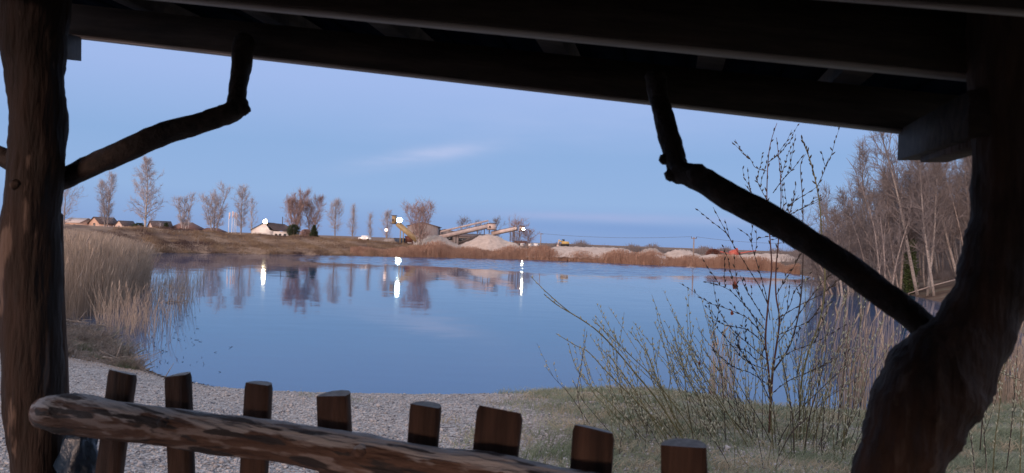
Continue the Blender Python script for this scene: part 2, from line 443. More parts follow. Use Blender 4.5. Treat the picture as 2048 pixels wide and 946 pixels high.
ang = np.concatenate([np.arange(-180, -44, 6), np.arange(-44, 44, .22), np.arange(44, 180, 6)]) * math.pi / 180
rad = np.concatenate([np.geomspace(.4, 4, 14)[:-1], np.geomspace(4, 20, 180)[:-1], np.geomspace(20, 260, 210)[:-1], np.geomspace(260, 4000, 30)])
A_, R_ = np.meshgrid(ang, rad)
X_, Y_ = R_ * np.sin(A_), R_ * np.cos(A_)
D_ = sdist(X_, Y_)
Z_ = tz(X_, Y_, D_)
na, nr = len(ang), len(rad)
tm = MB()
ii, jj = np.meshgrid(np.arange(nr - 1), np.arange(na), indexing='ij')
j2 = (jj + 1) % na
tm.add(np.stack([X_, Y_, Z_], -1).reshape(-1, 3),
       np.stack([ii * na + jj, (ii + 1) * na + jj, (ii + 1) * na + j2, ii * na + j2], -1).reshape(-1, 4),
       None, [list(range(na))[::-1]])
tme = tm.mesh('ground', True)
ca = tme.color_attributes.new('cover', 'FLOAT_COLOR', 'POINT')
edge = .9 * wav(X_, Y_, .9) + .5 * wav(X_, Y_, 2.7)
nearw = 1 - sstep(18, 26, Y_)
grass = sstep(-.5, .9, X_ - .15 + .55 * edge) * nearw
grass = np.maximum(grass, nearw * sstep(.55, .95, wav(X_ + 3, Y_, 1.1)) * sstep(3.5, 8, D_) * .8)
grass *= sstep(.1, .6, D_)
leftb = np.maximum(sstep(-3.0, -4.2, X_ + .25 * (Y_ - 13)) * sstep(15.5, 18, Y_ - .2 * X_), sstep(-12.5, -15, X_)) * nearw
gravel = nearw * (1 - grass) * (1 - leftb)
woods = sstep(1500, 1640, 1024 + F * X_ / np.maximum(Y_, 1)) * (1 - nearw)
ca.data.foreach_set('color', np.stack([gravel, grass, woods, np.ones_like(grass)], -1).reshape(-1).astype(np.float32))
def ground_material():
    m = bpy.data.materials.new('ground_cover'); m.use_nodes = True
    nt = m.node_tree; n, l = nt.nodes, nt.links; b = n['Principled BSDF']
    b.inputs['Roughness'].default_value = .95; b.inputs['Specular IOR Level'].default_value = .15
    g = n.new('ShaderNodeNewGeometry')
    at = n.new('ShaderNodeAttribute'); at.attribute_name = 'cover'
    sp = n.new('ShaderNodeSeparateColor'); l.new(at.outputs['Color'], sp.inputs[0])
    def noise(s, det=5, rr=.6):
        q = n.new('ShaderNodeTexNoise'); q.inputs['Scale'].default_value = s; q.inputs['Detail'].default_value = det; q.inputs['Roughness'].default_value = rr
        l.new(g.outputs['Position'], q.inputs['Vector']); return q.outputs[0]
    def rmp(f, st):
        r = n.new('ShaderNodeValToRGB')
        while len(r.color_ramp.elements) < len(st): r.color_ramp.elements.new(.5)
        for e, (p, c) in zip(r.color_ramp.elements, st): e.position = p; e.color = (*c, 1)
        l.new(f, r.inputs[0]); return r.outputs[0]
    def mix(f, a, c):
        q = n.new('ShaderNodeMix'); q.data_type = 'RGBA'; l.new(f, q.inputs['Factor']); l.new(a, q.inputs[6]); l.new(c, q.inputs[7]); return q.outputs[2]
    v = n.new('ShaderNodeTexVoronoi'); v.inputs['Scale'].default_value = 42; l.new(g.outputs['Position'], v.inputs['Vector'])
    vs = n.new('ShaderNodeSeparateColor'); l.new(v.outputs['Color'], vs.inputs[0])
    stones = rmp(vs.outputs[0], [(0, (.15, .14, .135)), (.35, (.28, .265, .255)), (.7, (.38, .365, .355)), (1, (.54, .52, .50))])
    grassc = rmp(noise(3.0), [(.3, (.10, .12, .08)), (.48, (.18, .19, .14)), (.6, (.30, .27, .21)), (.72, (.33, .31, .28))])
    bankc = rmp(noise(.22, 8), [(.32, (.105, .07, .058)), (.45, (.17, .115, .085)), (.58, (.30, .21, .145)), (.72, (.22, .15, .11))])
    woodc = rmp(noise(.5, 8), [(.35, (.085, .06, .048)), (.55, (.17, .12, .09)), (.7, (.20, .19, .14))])
    c = mix(sp.outputs[2], bankc, woodc)
    c = mix(sp.outputs[1], c, grassc)
    c = mix(sp.outputs[0], c, stones)
    l.new(c, b.inputs['Base Color'])
    bp = n.new('ShaderNodeBump'); bp.inputs['Strength'].default_value = .8; bp.inputs['Distance'].default_value = .02
    l.new(v.outputs['Distance'], bp.inputs['Height']); bp.invert = True
    l.new(bp.outputs[0], b.inputs['Normal'])
    return m
tag(obj('ground', tme, ground_material()), kind='structure')

def water_material():
    m = bpy.data.materials.new('lake_water'); m.use_nodes = True
    nt = m.node_tree; n, l = nt.nodes, nt.links; b = n['Principled BSDF']
    b.inputs['Base Color'].default_value = (.003, .070, .185, 1)
    b.inputs['Roughness'].default_value = .045
    b.inputs['IOR'].default_value = 1.47
    g = n.new('ShaderNodeNewGeometry')
    mp = n.new('ShaderNodeMapping'); mp.inputs['Scale'].default_value = (.5, 1.2, 1)
    l.new(g.outputs['Position'], mp.inputs[0])
    def slope(scale, det, vec):
        q = n.new('ShaderNodeTexNoise'); q.inputs['Scale'].default_value = scale; q.inputs['Detail'].default_value = det
        l.new(vec, q.inputs['Vector'])
        sub = n.new('ShaderNodeVectorMath'); sub.operation = 'SUBTRACT'; l.new(q.outputs['Color'], sub.inputs[0]); sub.inputs[1].default_value = (.5, .5, .5)
        return sub.outputs[0]
    def vscale(v, k):
        q = n.new('ShaderNodeVectorMath'); q.operation = 'SCALE'; l.new(v, q.inputs[0])
        if isinstance(k, (int, float)): q.inputs['Scale'].default_value = k
        else: l.new(k, q.inputs['Scale'])
        return q.outputs[0]
    def vadd(a, c):
        q = n.new('ShaderNodeVectorMath'); q.operation = 'ADD'; l.new(a, q.inputs[0])
        if isinstance(c, tuple): q.inputs[1].default_value = c
        else: l.new(c, q.inputs[1])
        return q.outputs[0]
    calm = vscale(slope(1.1, 2, mp.outputs[0]), .022)
    flat = n.new('ShaderNodeVectorMath'); flat.operation = 'MULTIPLY'; l.new(calm, flat.inputs[0]); flat.inputs[1].default_value = (1, 1, 0)
    nrm_ = n.new('ShaderNodeVectorMath'); nrm_.operation = 'NORMALIZE'; l.new(vadd(flat.outputs[0], g.outputs['Normal']), nrm_.inputs[0])
    l.new(nrm_.outputs[0], b.inputs['Normal'])
    return m
wb = MB()
gx = np.arange(-76, 96, .55); gy = np.concatenate([[8, 20, 40, 60], np.arange(70, 138, .11), [150]])
GX, GY = np.meshgrid(gx, gy)
GX = np.where(GY > 69, GX, GX); wr = np.random.default_rng(31); GZ = np.zeros_like(GX)
for i in range(26):
    lam = wr.uniform(.45, 1.2); th_ = wr.normal(0, .45); kk = 2 * math.pi / lam
    GZ += (.20 * lam / 2 / math.pi / math.sqrt(26)) * np.sin(kk * (GX * math.sin(th_) + GY * math.cos(th_)) + wr.uniform(0, 6.28))
wob_ = 5 * np.sin(GX * .09 + 1) + 3 * np.sin(GX * .21) 
GZ *= sstep(80, 88, GY + wob_) * sstep(-33, -17, GX + .3 * wob_ + .25 * (GY - 90)) * (1 - sstep(135, 137, GY))
nx_, ny_ = len(gx), len(gy); jj_, ii_ = np.meshgrid(np.arange(ny_ - 1), np.arange(nx_ - 1), indexing='ij')
wb.add(np.stack([GX, GY, GZ], -1).reshape(-1, 3), np.stack([jj_ * nx_ + ii_, jj_ * nx_ + ii_ + 1, (jj_ + 1) * nx_ + ii_ + 1, (jj_ + 1) * nx_ + ii_], -1).reshape(-1, 4))
tag(wb.build('lake_water', water_material(), None, True), kind='structure')

# ------------------------------------------------------------------ bare trees
def interp(path, t):
    t = min(max(t, 0), .9999) * (len(path) - 1); i = int(t); f = t - i
    return path[i] * (1 - f) + path[i + 1] * f
def grow(seed, H, rr, cb, spread, n1, n2, n3, elev, prof, stems=1, splay=0.0, tw=.035, bend=.3, tl=(.5, 1.1)):
    rng = np.random.default_rng(seed)
    T, C = MB(), MB()
    A, B, RA, RB = [], [], [], []
    for s in range(stems):
        th = 2 * math.pi * (s + rng.uniform(-.3, .3)) / max(stems, 1)
        h = H * (1 if s == 0 else rng.uniform(.78, .97))
        sp = splay * rng.uniform(.6, 1.1) if stems > 1 else splay * .3
        path = []
        wx, wy = rng.uniform(0, 6, 2)
        for k in range(10):
            t = k / 9
            lat = np.array([math.cos(th), math.sin(th)]) * (.25 * (stems > 1) + sp * t ** 1.25)
            lat = lat + np.array([math.sin(wx + t * 5), math.cos(wy + t * 4.3)]) * .012 * H * t
            path.append(np.array([lat[0], lat[1], h * t - .3 * (k == 0)]))
        path = np.array(path)
        r1 = rr * (1 if stems == 1 else .75)
        T.tube(path, [r1 * (1 - k / 9) ** .85 + tw * .5 for k in range(10)], 7)
        for i in range(n1):
            q = (i + rng.uniform(0, 1)) / n1
            t = cb + (1 - cb) * q
            Lb = spread * prof(q) * rng.uniform(.65, 1.15)
            azm = i * 2.4 + rng.uniform(-.5, .5)
            el = elev + rng.uniform(-.2, .2) + .35 * q
            d = np.array([math.cos(azm) * math.cos(el), math.sin(azm) * math.cos(el), math.sin(el)])
            st = interp(path, t)
            lp = [st + d * Lb * k / 4 + np.array([0, 0, bend * Lb * (k / 4) ** 2]) + rng.normal(0, .03 * Lb, 3) * (k > 0) for k in range(5)]
            rb = min(rr * (1 - t) ** .85 * .5 + tw * .4, .02 * Lb + tw)
            for k in range(4):
                A.append(lp[k]); B.append(lp[k + 1]); RA.append(rb * (1 - k / 4.6)); RB.append(rb * (1 - (k + 1) / 4.6))
            lp = np.array(lp)
            for j in range(n2):
                u = .2 + .8 * (j + rng.uniform(0, 1)) / n2
                s0 = interp(lp, u)
                d2 = d * .7 + rng.normal(0, .55, 3) + np.array([0, 0, .35]); d2 /= np.linalg.norm(d2)
                L2 = Lb * .42 * (1.15 - .6 * u) * rng.uniform(.6, 1.2)
                s1 = s0 + d2 * L2 * .5; s2 = s1 + (d2 + rng.normal(0, .25, 3)) * L2 * .5
                A += [s0, s1]; B += [s1, s2]; RA += [tw * .9, tw * .7]; RB += [tw * .7, tw * .45]
                for m in range(n3):
                    f = rng.uniform(.1, 1)
                    b0 = s0 + (s1 - s0) * f * 2 if f < .5 else s1 + (s2 - s1) * (f * 2 - 1)
                    d3 = d2 * .8 + rng.normal(0, .5, 3) + np.array([0, 0, .2]); d3 /= np.linalg.norm(d3)
                    e0 = b0 + d3 * rng.uniform(*tl)
                    A.append(b0); B.append(e0); RA.append(tw * .5); RB.append(tw * .28)
    C.prisms(np.array(A), np.array(B), np.array(RA), np.array(RB), 3)
    return T, C
cone = lambda q: 1.05 * (1 - q) ** .7 * min(1, .55 + q * 2) + .12
oval = lambda q: math.sin(math.pi * min(1, .12 + q * .85)) * .9 + .18
vase = lambda q: .55 + .5 * q if q < .75 else 1.6 * (1 - q) + .55
def tree_proto(name, seed, barkm, twigm, **k):
    r = thing(name, None, 'tree')
    T, C = grow(seed, **k)
    T.build('trunk', barkm, r, True); C.build('crown', twigm, r)
    return r
used = set()
def put_tree(proto, pos, rz=0, sc=1.0, label=None, group=None, tilt=None):
    if proto.name not in used:
        used.add(proto.name); place(proto, pos, rz, sc, tilt)
        tag(proto, label, 'tree', group); return proto
    r = dup(proto, pos, rz, sc, label, group, tilt)
    return r

# --- the row of trees beyond the left and far bank
PX = 1 / F
def height(px, ytop, D):            # height above ground that reaches image row ytop
    return P(px, ytop, D).z - tz1((px - 1024) / F * D, D)
GL = 'bare trees in a row beyond the far bank'
far_trees = [
    # px, ytop, D, seed, bark, twig, params, label
    (128, 372, 150, 11, M_far_bark, M_twig_grey, dict(cb=.18, spread=3.6, n1=26, n2=6, n3=6, elev=.55, prof=oval), 'bare spreading grey tree half hidden by the left shelter post'),
    (212, 360, 158, 12, M_far_bark, M_twig_grey, dict(cb=.15, spread=2.7, n1=26, n2=8, n3=7, elev=.85, prof=vase, stems=2, splay=1.2), 'bare forked tree with upright thin branches left of the tallest birch'),
    (290, 322, 155, 13, M_birch, M_twig_grey, dict(cb=.14, spread=4.3, n1=50, n2=8, n3=7, elev=.42, prof=cone, tw=.032), 'tallest pale birch with a straight trunk and pointed crown on the left bank'),
    (367, 397, 158, 14, M_birch, M_twig_grey, dict(cb=.2, spread=1.8, n1=14, n2=7, n3=6, elev=.7, prof=vase, stems=3, splay=1.5), 'small thin birch with several bare stems right of the tallest birch'),
    (428, 385, 155, 15, M_far_bark, M_twig_grey, dict(cb=.2, spread=2.9, n1=18, n2=8, n3=7, elev=.6, prof=vase, stems=3, splay=2.0), 'broad grey bare tree left of the white flagpoles'),
    (482, 384, 158, 16, M_far_bark, M_twig_grey, dict(cb=.2, spread=2.5, n1=30, n2=8, n3=7, elev=.6, prof=vase), 'grey bare tree right beside the white flagpoles'),
    (503, 402, 157, 17, M_birch, M_twig_grey, dict(cb=.2, spread=1.5, n1=18, n2=5, n3=4, elev=.8, prof=oval), 'pale slim birch between the flagpoles and the white house'),
    (588, 394, 148, 18, M_far_bark, M_twig_brown, dict(cb=.2, spread=3.0, n1=22, n2=7, n3=7, elev=.85, prof=oval, stems=3, splay=2.0, tw=.030), 'dense reddish brown rounded bare tree right of the white house'),
    (624, 402, 151, 19, M_birch, M_twig_brown, dict(cb=.2, spread=2.5, n1=22, n2=7, n3=7, elev=.85, prof=oval, stems=2, splay=1.3, tw=.030), 'second reddish brown bare tree with pale trunk beside the small conifer'),
    (670, 408, 152, 20, M_far_bark, M_twig_grey, dict(cb=.22, spread=2.3, n1=30, n2=6, n3=6, elev=.6, prof=oval), 'lone egg shaped bare tree right of the brown tree clump'),
    (705, 414, 154, 21, M_far_bark, M_twig_grey, dict(cb=.12, spread=1.3, n1=30, n2=5, n3=4, elev=.8, prof=cone), 'slim upright poplar right of the egg shaped bare tree'),
    (740, 430, 158, 22, M_birch, M_twig_grey, dict(cb=.12, spread=1.0, n1=24, n2=4, n3=4, elev=.9, prof=cone), 'smallest thin poplar above the pale glowing spot on the bank'),
    (774, 430, 156, 23, M_far_bark, M_twig_grey, dict(cb=.1, spread=1.9, n1=26, n2=6, n3=5, elev=.8, prof=oval), 'bare tree behind the small pink lamp near the tan conveyor'),
    (840, 417, 138, 24, M_far_bark, M_twig_brown, dict(cb=.15, spread=3.0, n1=16, n2=7, n3=6, elev=.75, prof=oval, stems=4, splay=2.3, tw=.026), 'large rounded bare bush tree in front of the grey shed by the water'),
    (928, 443, 172, 25, M_far_bark, M_twig_wood, dict(cb=.2, spread=2.4, n1=18, n2=6, n3=6, elev=.5, prof=oval), 'dark bare tree top showing above the long conveyor'),
    (955, 449, 174, 26, M_far_bark, M_twig_wood, dict(cb=.2, spread=2.0, n1=16, n2=5, n3=5, elev=.5, prof=oval), 'low dark bare tree behind the middle of the long conveyor'),
    (992, 443, 172, 27, M_far_bark, M_twig_wood, dict(cb=.2, spread=2.1, n1=18, n2=6, n3=5, elev=.6, prof=oval), 'dark bare tree behind the head of the long conveyor'),
    (1034, 452, 168, 28, M_far_bark, M_twig_brown, dict(cb=.15, spread=3.1, n1=22, n2=7, n3=7, elev=.5, prof=oval), 'brown bushy tree behind the legs of the short conveyor'),
    (1056, 468, 170, 29, M_far_bark, M_twig_brown, dict(cb=.1, spread=2.6, n1=18, n2=7, n3=6, elev=.4, prof=oval), 'low brown bushy tree right of the short conveyor, above the white vans'),
]
for (px, yt, D, seed, bk, tw_, kw, lab) in far_trees:
    kw = dict(kw); H = height(px, yt, D)
    pr = tree_proto('bare_tree', seed, bk, tw_, H=H, rr=.012 * H + .05, **{**dict(tw=.028), **kw})
    put_tree(pr, on(px, D), 0, 1, lab, GL)

# --- small evergreens and shrubs among them
def conifer(seed, H, Rb, m, name='conifer', round_=False):
    rng = np.random.default_rng(seed)
    r = thing(name, None, 'tree'); T, C = MB(), MB()
    T.tube([(0, 0, -.3), (0, 0, H * .5), (0, 0, H * .97)], [.09, .06, .015], 6)
    n = 1300
    q = rng.uniform(0, 1, n) ** 1.2
    Rr = Rb * ((1 - q) ** .8 if not round_ else np.sqrt(np.clip(1 - (2 * q - 1) ** 2, 0, 1)) * .9 + .1) * (rng.uniform(.3, 1.08, n))
    th = rng.uniform(0, 6.283, n)
    z = .06 * H + .92 * H * q + .1 * np.sin(th * 3 + q * 20)
    p = np.stack([Rr * np.cos(th), Rr * np.sin(th), z], 1)
    d = np.stack([np.cos(th), np.sin(th), rng.uniform(-.4, .5, n)], 1) * rng.uniform(.12, .34, n)[:, None] + rng.normal(0, .07, (n, 3))
    C.prisms(p - d * .4, p + d, .055, .012, 3)
    T.build('trunk', M_far_bark, r, True); C.build('crown', m, r)
    return r
for i, (px, yb, H, Rb, D, lab, rd) in enumerate([
        (332, 0, 2.5, .8, 158, 'dark green conifer beside the dark roofed house', False),
        (587, 0, 2.6, 1.2, 142, 'dark green round shrub against the end of the white house', True),
        (628, 0, 2.5, .85, 139, 'dark green pointed shrub at the foot of the brown tree clump', False),
        (278, 0, 2.2, 1.5, 160, 'dark wide evergreen bush under the tallest birch', True)]):
    c = conifer(60 + i, H, Rb, M_ever, 'evergreen_shrub', rd)
    place(c, on(px, D)); tag(c, lab, 'shrub')
b = conifer(71, 1.7, 1.0, M_twig_brown, 'bare_shrub', True); place(b, on(612, 140)); tag(b, 'low rusty orange shrub between the two green shrubs', 'shrub')
b = conifer(72, 1.3, 1.0, M_twig_grey, 'pale_shrub', True); place(b, on(1384, 117)); tag(b, 'pale dusty shrub standing in the brown reeds of the far shore', 'shrub')
b = conifer(73, 1.9, 1.25, M_rust, 'red_shrub', True); place(b, on(1427, 137)); tag(b, 'dark red rounded bush left of the red machine', 'shrub')

# --- the low tree line on the far horizon
hz = MB(); rng = np.random.default_rng(5)
n = 9000
pxs = rng.uniform(1075, 1640, n); Dd = rng.uniform(230, 300, n)
hx = (pxs - 1024) / F * Dd; hh = np.abs(1.2 + 1.4 * np.sin(pxs * .045) + 1.1 * np.sin(pxs * .13 + 1) + rng.normal(0, .5, n)) * .62 + .5
hzz = tz(hx, Dd)
p0 = np.stack([hx, Dd, hzz], 1); hh = hh * rng.uniform(.35, 1, n)
p1 = p0 + np.stack([rng.normal(0, .7, n), rng.normal(0, .7, n), hh * 1.25], 1)
hz.prisms(p0, p1, .075, .03, 3)
tag(hz.build('distant_wood', M_twig_wood), 'low dark line of far bare trees on the horizon beyond the gravel heaps', 'wood', None, 'stuff')

# ------------------------------------------------------------------ houses and yard on the left bank
def gable(root, w, dpt, h, rh, wallm, roofm, axis='x', eave=.25, gablem=None, win=(), hip=0.0):
    """gable house centred on root; axis is the ridge direction"""
    mb = MB(); loc = root.location
    X, Y = w / 2, dpt / 2
    if axis == 'x':
        V = [(-X, -Y, -1.5), (X, -Y, -1.5), (X, Y, -1.5), (-X, Y, -1.5), (-X, -Y, h), (X, -Y, h), (X, Y, h), (-X, Y, h), (-X + hip, 0, h + rh), (X - hip, 0, h + rh)]
        fs = [(0, 1, 5, 4), (1, 2, 6, 5), (2, 3, 7, 6), (3, 0, 4, 7)]; tr = [(4, 8, 7), (5, 6, 9)] if not hip else []
        r1, r2 = [(-X - (0 if hip else eave), -Y - eave, h - .0), (X + (0 if hip else eave), -Y - eave, h), (X - hip + (0 if hip else eave), 0, h + rh + .1), (-X + hip - (0 if hip else eave), 0, h + rh + .1)], None
    else:
        V = [(-X, -Y, -1.5), (X, -Y, -1.5), (X, Y, -1.5), (-X, Y, -1.5), (-X, -Y, h), (X, -Y, h), (X, Y, h), (-X, Y, h), (0, -Y, h + rh), (0, Y, h + rh)]
        fs = [(0, 1, 5, 4), (1, 2, 6, 5), (2, 3, 7, 6), (3, 0, 4, 7)]; tr = [(4, 5, 8), (6, 7, 9)]
    V = [Vector(v) + loc for v in V]
    mb.add([tuple(v) for v in V], fs, tr)
    mb.build('wall', wallm, root)
    rb = MB(); e = eave; t = .14
    def slab(a, b, c, d):
        q = [Vector(v) + loc for v in (a, b, c, d)]; nn_ = (q[1] - q[0]).cross(q[3] - q[0]).normalized()
        if nn_.z < 0: nn_ = -nn_
        lo = [v + nn_ * .02 for v in q]; hi = [v + nn_ * t for v in q]
        rb.add([tuple(v) for v in lo + hi], [(0, 3, 2, 1), (4, 5, 6, 7), (0, 1, 5, 4), (1, 2, 6, 5), (2, 3, 7, 6), (3, 0, 4, 7)])
    k = rh / (Y if axis == 'x' else X)
    if axis == 'x' and not hip:
        slab((-X - e, -Y - e, h - e * k), (X + e, -Y - e, h - e * k), (X + e, 0, h + rh), (-X - e, 0, h + rh))
        slab((-X - e, Y + e, h - e * k), (X + e, Y + e, h - e * k), (X + e, 0, h + rh), (-X - e, 0, h + rh))
    elif axis == 'x':
        a, b_, c, d = (-X - e, -Y - e, h), (X + e, -Y - e, h), (X + e, Y + e, h), (-X - e, Y + e, h); p, q = (-X + hip, 0, h + rh), (X - hip, 0, h + rh)
        V = [Vector(v) + loc for v in (a, b_, c, d, p, q)]
        rb.add([tuple(v) for v in V], [(0, 1, 5, 4), (2, 3, 4, 5)], [(1, 2, 5), (3, 0, 4)], [[3, 2, 1, 0]])
    else:
        slab((-X - e, -Y - e, h - e * k), (-X - e, Y + e, h - e * k), (0, Y + e, h + rh), (0, -Y - e, h + rh))
        slab((X + e, -Y - e, h - e * k), (X + e, Y + e, h - e * k), (0, Y + e, h + rh), (0, -Y - e, h + rh))
    rb.build('roof', roofm, root)
    for (cx, cz, ww, wh, side) in win:
        m = MB()
        if side == 'f': m.box(loc + Vector((cx, -Y - .03, cz)), (ww, .08, wh))
        else: m.box(loc + Vector((X + .03, cx, cz)), (.08, ww, wh))
        m.build('window', M_glass, root)
def house_at(name, px, D, lab, cat='house', rz=0, dz=0):
    p = on(px, D); p.z += dz
    return thing(name, lab, cat, p)
def spin(root, rz):
    root.matrix_basis = Matrix.Translation(root.location) @ Matrix.Rotation(rz, 4, 'Z')
px2m = lambda D: D / F
# wide pale roofed house far left
h = house_at('house', 158, 185, 'house with pale grey roof and orange-lit gable beside the left shelter post'); gable(h, 6.5, 4.2, 1.9, 1.1, M_sunset_wall, M_roof_pale, 'x', .3, win=[(-1, 1.0, .8, .9, 'f'), (1.2, 1.0, .8, .9, 'f')]); spin(h, R(-24))
h = house_at('house', 207, 185, 'small orange-lit gabled house with dark roof behind the forked tree'); gable(h, 4.0, 5.0, 2.0, 1.5, M_sunset_wall, M_roof_dk, 'y', .3, win=[(0, 1.6, .7, .8, 'f')]); spin(h, R(-25))
h = house_at('house', 251, 185, 'tiny pale gable house between the forked tree and tallest birch'); gable(h, 2.6, 4.0, 1.5, 1.2, M_cream, M_roof_dk, 'y', .2, win=[(0, 1.2, .5, .6, 'f')]); spin(h, R(-20))
h = house_at('house', 320, 185, 'house with long dark roof and cream gable right of the tallest birch'); gable(h, 4.4, 5.0, 1.75, 1.35, M_cream, M_roof_dk, 'x', .3, win=[(-.8, 1.0, .7, .8, 'f'), (.9, 1.0, .7, .8, 'f')]); spin(h, R(38))
h = house_at('house', 374, 188, 'wide house with reddish hipped roof behind the small thin birch'); gable(h, 7.4, 6.0, 1.35, 1.9, M_sunset_wall, M_roof_red, 'x', .35, hip=2.4, win=[(-2, .9, .8, .8, 'f'), (1.5, .9, .8, .8, 'f')])
h = house_at('house', 425, 190, 'low house with red roof behind the broad grey bare tree'); gable(h, 5.2, 5.0, 1.2, 1.0, M_sunset_wall, M_roof_red, 'x', .35, hip=1.2, win=[(-1, .8, .7, .7, 'f')])
# white house with the floodlight
D = 152
pW = on(541, D); pW.z = 1.55
h = thing('white_house', 'white house with dark hipped roof under a bright yellowish floodlight', 'house', pW)
mb = MB(); k = px2m(D)
x0, x1, xm = -38 * k, 37 * k, 1 * k
V = [(x0, 0, -1), (xm, -.6, -1), (xm, 6, -1), (x0, 6, -1), (x0, 0, 2.25), (xm, -.6, 2.25), (xm, 6, 2.25), (x0, 6, 2.25), (-12 * k, 0, 3.75), (-12 * k, 6, 3.75)]
mb.add([tuple(Vector(v) + pW) for v in V], [(0, 1, 5, 4), (1, 2, 6, 5), (2, 3, 7, 6), (3, 0, 4, 7)], [(4, 5, 8), (6, 7, 9)])
mb.build('wall', M_white, h)
mb = MB(); mb.box(pW + Vector(((xm + x1) / 2, 2.6, .6)), (x1 - xm, 4.6, 3.0)); mb.build('side_wing', M_white, h)
rb = MB()
V = [(x0 - .3, -.35, 2.1), (x0 - .3, 6.3, 2.1), (-12 * k, -.35, 3.9), (-12 * k, 6.3, 3.9), (6 * k, .1, 2.25), (x1 + .35, -.1, 2.12), (x1 + .35, 5.3, 2.12), (20 * k, 2.6, 3.65), (xm + .5, 6.3, 2.1)]
rb.add([tuple(Vector(v) + pW) for v in V], [(0, 2, 3, 1), (2, 4, 5, 7), (2, 7, 6, 3)], [(5, 6, 7), (3, 6, 8)])
rb.build('roof', M_roof_dk, h)
mb = MB(); mb.beam(pW + Vector((16 * k, 2.4, 3)), pW + Vector((16 * k, 2.4, 5.2)), .12, .12); mb.build('vent_pipe', M_steel_dk, h)
for wx in (10, 18, 28):
    mb = MB(); mb.box(pW + Vector((wx * k, .28, 1.0)), (.5, .08, 1.2)); mb.build('window', M_glass, h)
fl = thing('floodlight', 'bright yellowish white floodlight glowing above the white house roof', 'lamp', pW + Vector((-9 * k, -.3, 3.9)))
pf = P(531, 443, D - .5)
mb = MB(); mb.beam(pW + Vector((-9 * k, .2, 3.7)), pf + Vector((0, .3, 0)), .08, .08); mb.build('bracket', M_steel_dk, fl)
mb = MB(); mb.box(pf + Vector((0, .12, 0)), (.8, .2, .8)); mb.build('housing', M_steel_dk, fl)
mb = MB(); mb.ball(pf - Vector((0, .14, 0)), .36, 14, 9, (1, .5, 1)); mb.build('lens', L_warm, fl, True)
mb = MB(); mb.tube([pf + Vector((0, .02, 0)), pf - Vector((0, .05, 0)), pf - Vector((0, .16, 0))], [.24, .36, .46], 24, False); mb.build('glow_reflector', M_dish, fl, True)  # dish ring added to give the lens a soft glowing rim
# flagpoles
for i, (px, yt, D, lab) in enumerate([(457, 424, 146, 'leftmost white flagpole beside the white house, flag hanging'), (463.5, 422, 146.5, 'second white flagpole from the left, flag hanging limp'),
                                      (468, 424, 147, 'third white flagpole from the left, flag hanging limp'), (471.5, 426, 147.5, 'rightmost white flagpole beside the slim birch')]):
    p = on(px, D); H = P(px, yt, D).z - p.z
    t = thing('flagpole', lab, 'flagpole', p, 'white flagpoles on the bank')
    mb = MB(); mb.tube([p - Vector((0, 0, .3)), p + Vector((0, 0, H))], [.075, .05], 6); mb.build('pole', M_whitepaint, t, True)
    mb = MB(); mb.beam(p + Vector((.12, 0, H - 1.35)), p + Vector((.17, 0, H - .1)), .2, .05); mb.build('flag', M_flag, t)
# mesh fence in front of the houses
p0, p1 = on(178, 176), on(296, 176)
t = thing('mesh_fence', 'pale mesh fence on the bank top in front of the small houses', 'fence', p0)
mb = MB()
for i in range(60):
    q = p0.lerp(p1, i / 59); mb.beam(q + Vector((0, 0, .1)), q + Vector((0, 0, 1.3)), .012, .012)
for zz in (.2, .7, 1.25): mb.beam(p0 + Vector((0, 0, zz)), p1 + Vector((0, 0, zz)), .014, .014)
mb.build('wire_panel', M_steel, t)
for i in range(13):
    q = p0.lerp(p1, i / 12); mb = MB(); mb.beam(q - Vector((0, 0, .3)), q + Vector((0, 0, 1.5)), .09, .09); mb.build('post', M_steel, t)
# thin pale saplings on the bank slope
for i, (px, yb, yt, lab) in enumerate([(317, 481, 463, 'thin pale leaning sapling on the bank below the cream gabled house'), (374, 486, 461, 'thin white leaning sapling on the bank below the small thin birch'),
                                       (421, 494, 464, 'thin white upright sapling on the bank below the broad grey tree')]):
    D = 132 - i * 2
    p = on(px, D); q = P(px + (4 if i < 2 else 1), yt, D)
    q.z = p.z + (yb - yt) / F * D
    t = thing('birch_sapling', lab, 'sapling', p)
    mb = MB(); mb.tube([p - Vector((0, 0, .2)), p.lerp(q, .5) + Vector((.05, 0, 0)), q], [.07, .055, .03], 5); mb.build('trunk', M_birch, t, True)
    mb = MB(); rng = np.random.default_rng(90 + i)
    a = np.array([tuple(p.lerp(q, f)) for f in rng.uniform(.45, 1, 30)]); mb.prisms(a, a + rng.normal(0, .25, (30, 3)) + np.array([0, 0, .35]), .015, .008)
    mb.build('crown', M_twig_grey, t)
# little lamps
t = thing('street_lamp', 'small pinkish glowing lamp on a thin mast left of the tan conveyor', 'lamp', on(772, 150))
q = P(772.5, 460, 150); g = on(772, 150)
mb = MB(); mb.beam(g, q - Vector((0, 0, .1)), .09, .09); mb.build('mast', M_pole, t)
mb = MB(); mb.ball(q, .36, 10, 7); mb.build('globe', L_small, t, True)
g = on(730, 146); q = P(730, 481, 146); q.z = max(q.z, g.z + .45)
t = thing('parked_car', 'small pale car glowing on the bank between two slim poplars', 'car', g)
mb = MB(); mb.box(g + Vector((0, 0, .5)), (2.3, 1.5, .5)); mb.box(g + Vector((.1, 0, .92)), (1.3, 1.3, .42)); mb.build('body', M_whitepaint, t)
for sx_ in (-.75, .75):
    mb = MB(); mb.tube([g + Vector((sx_, -.8, .28)), g + Vector((sx_, .8, .28))], .28, 12); mb.build('wheel', M_black, t)
for sx_ in (-.55, .55):
    mb = MB(); mb.ball(g + Vector((sx_, -.78, .62)), .17, 8, 6); mb.build('headlight', L_small, t)

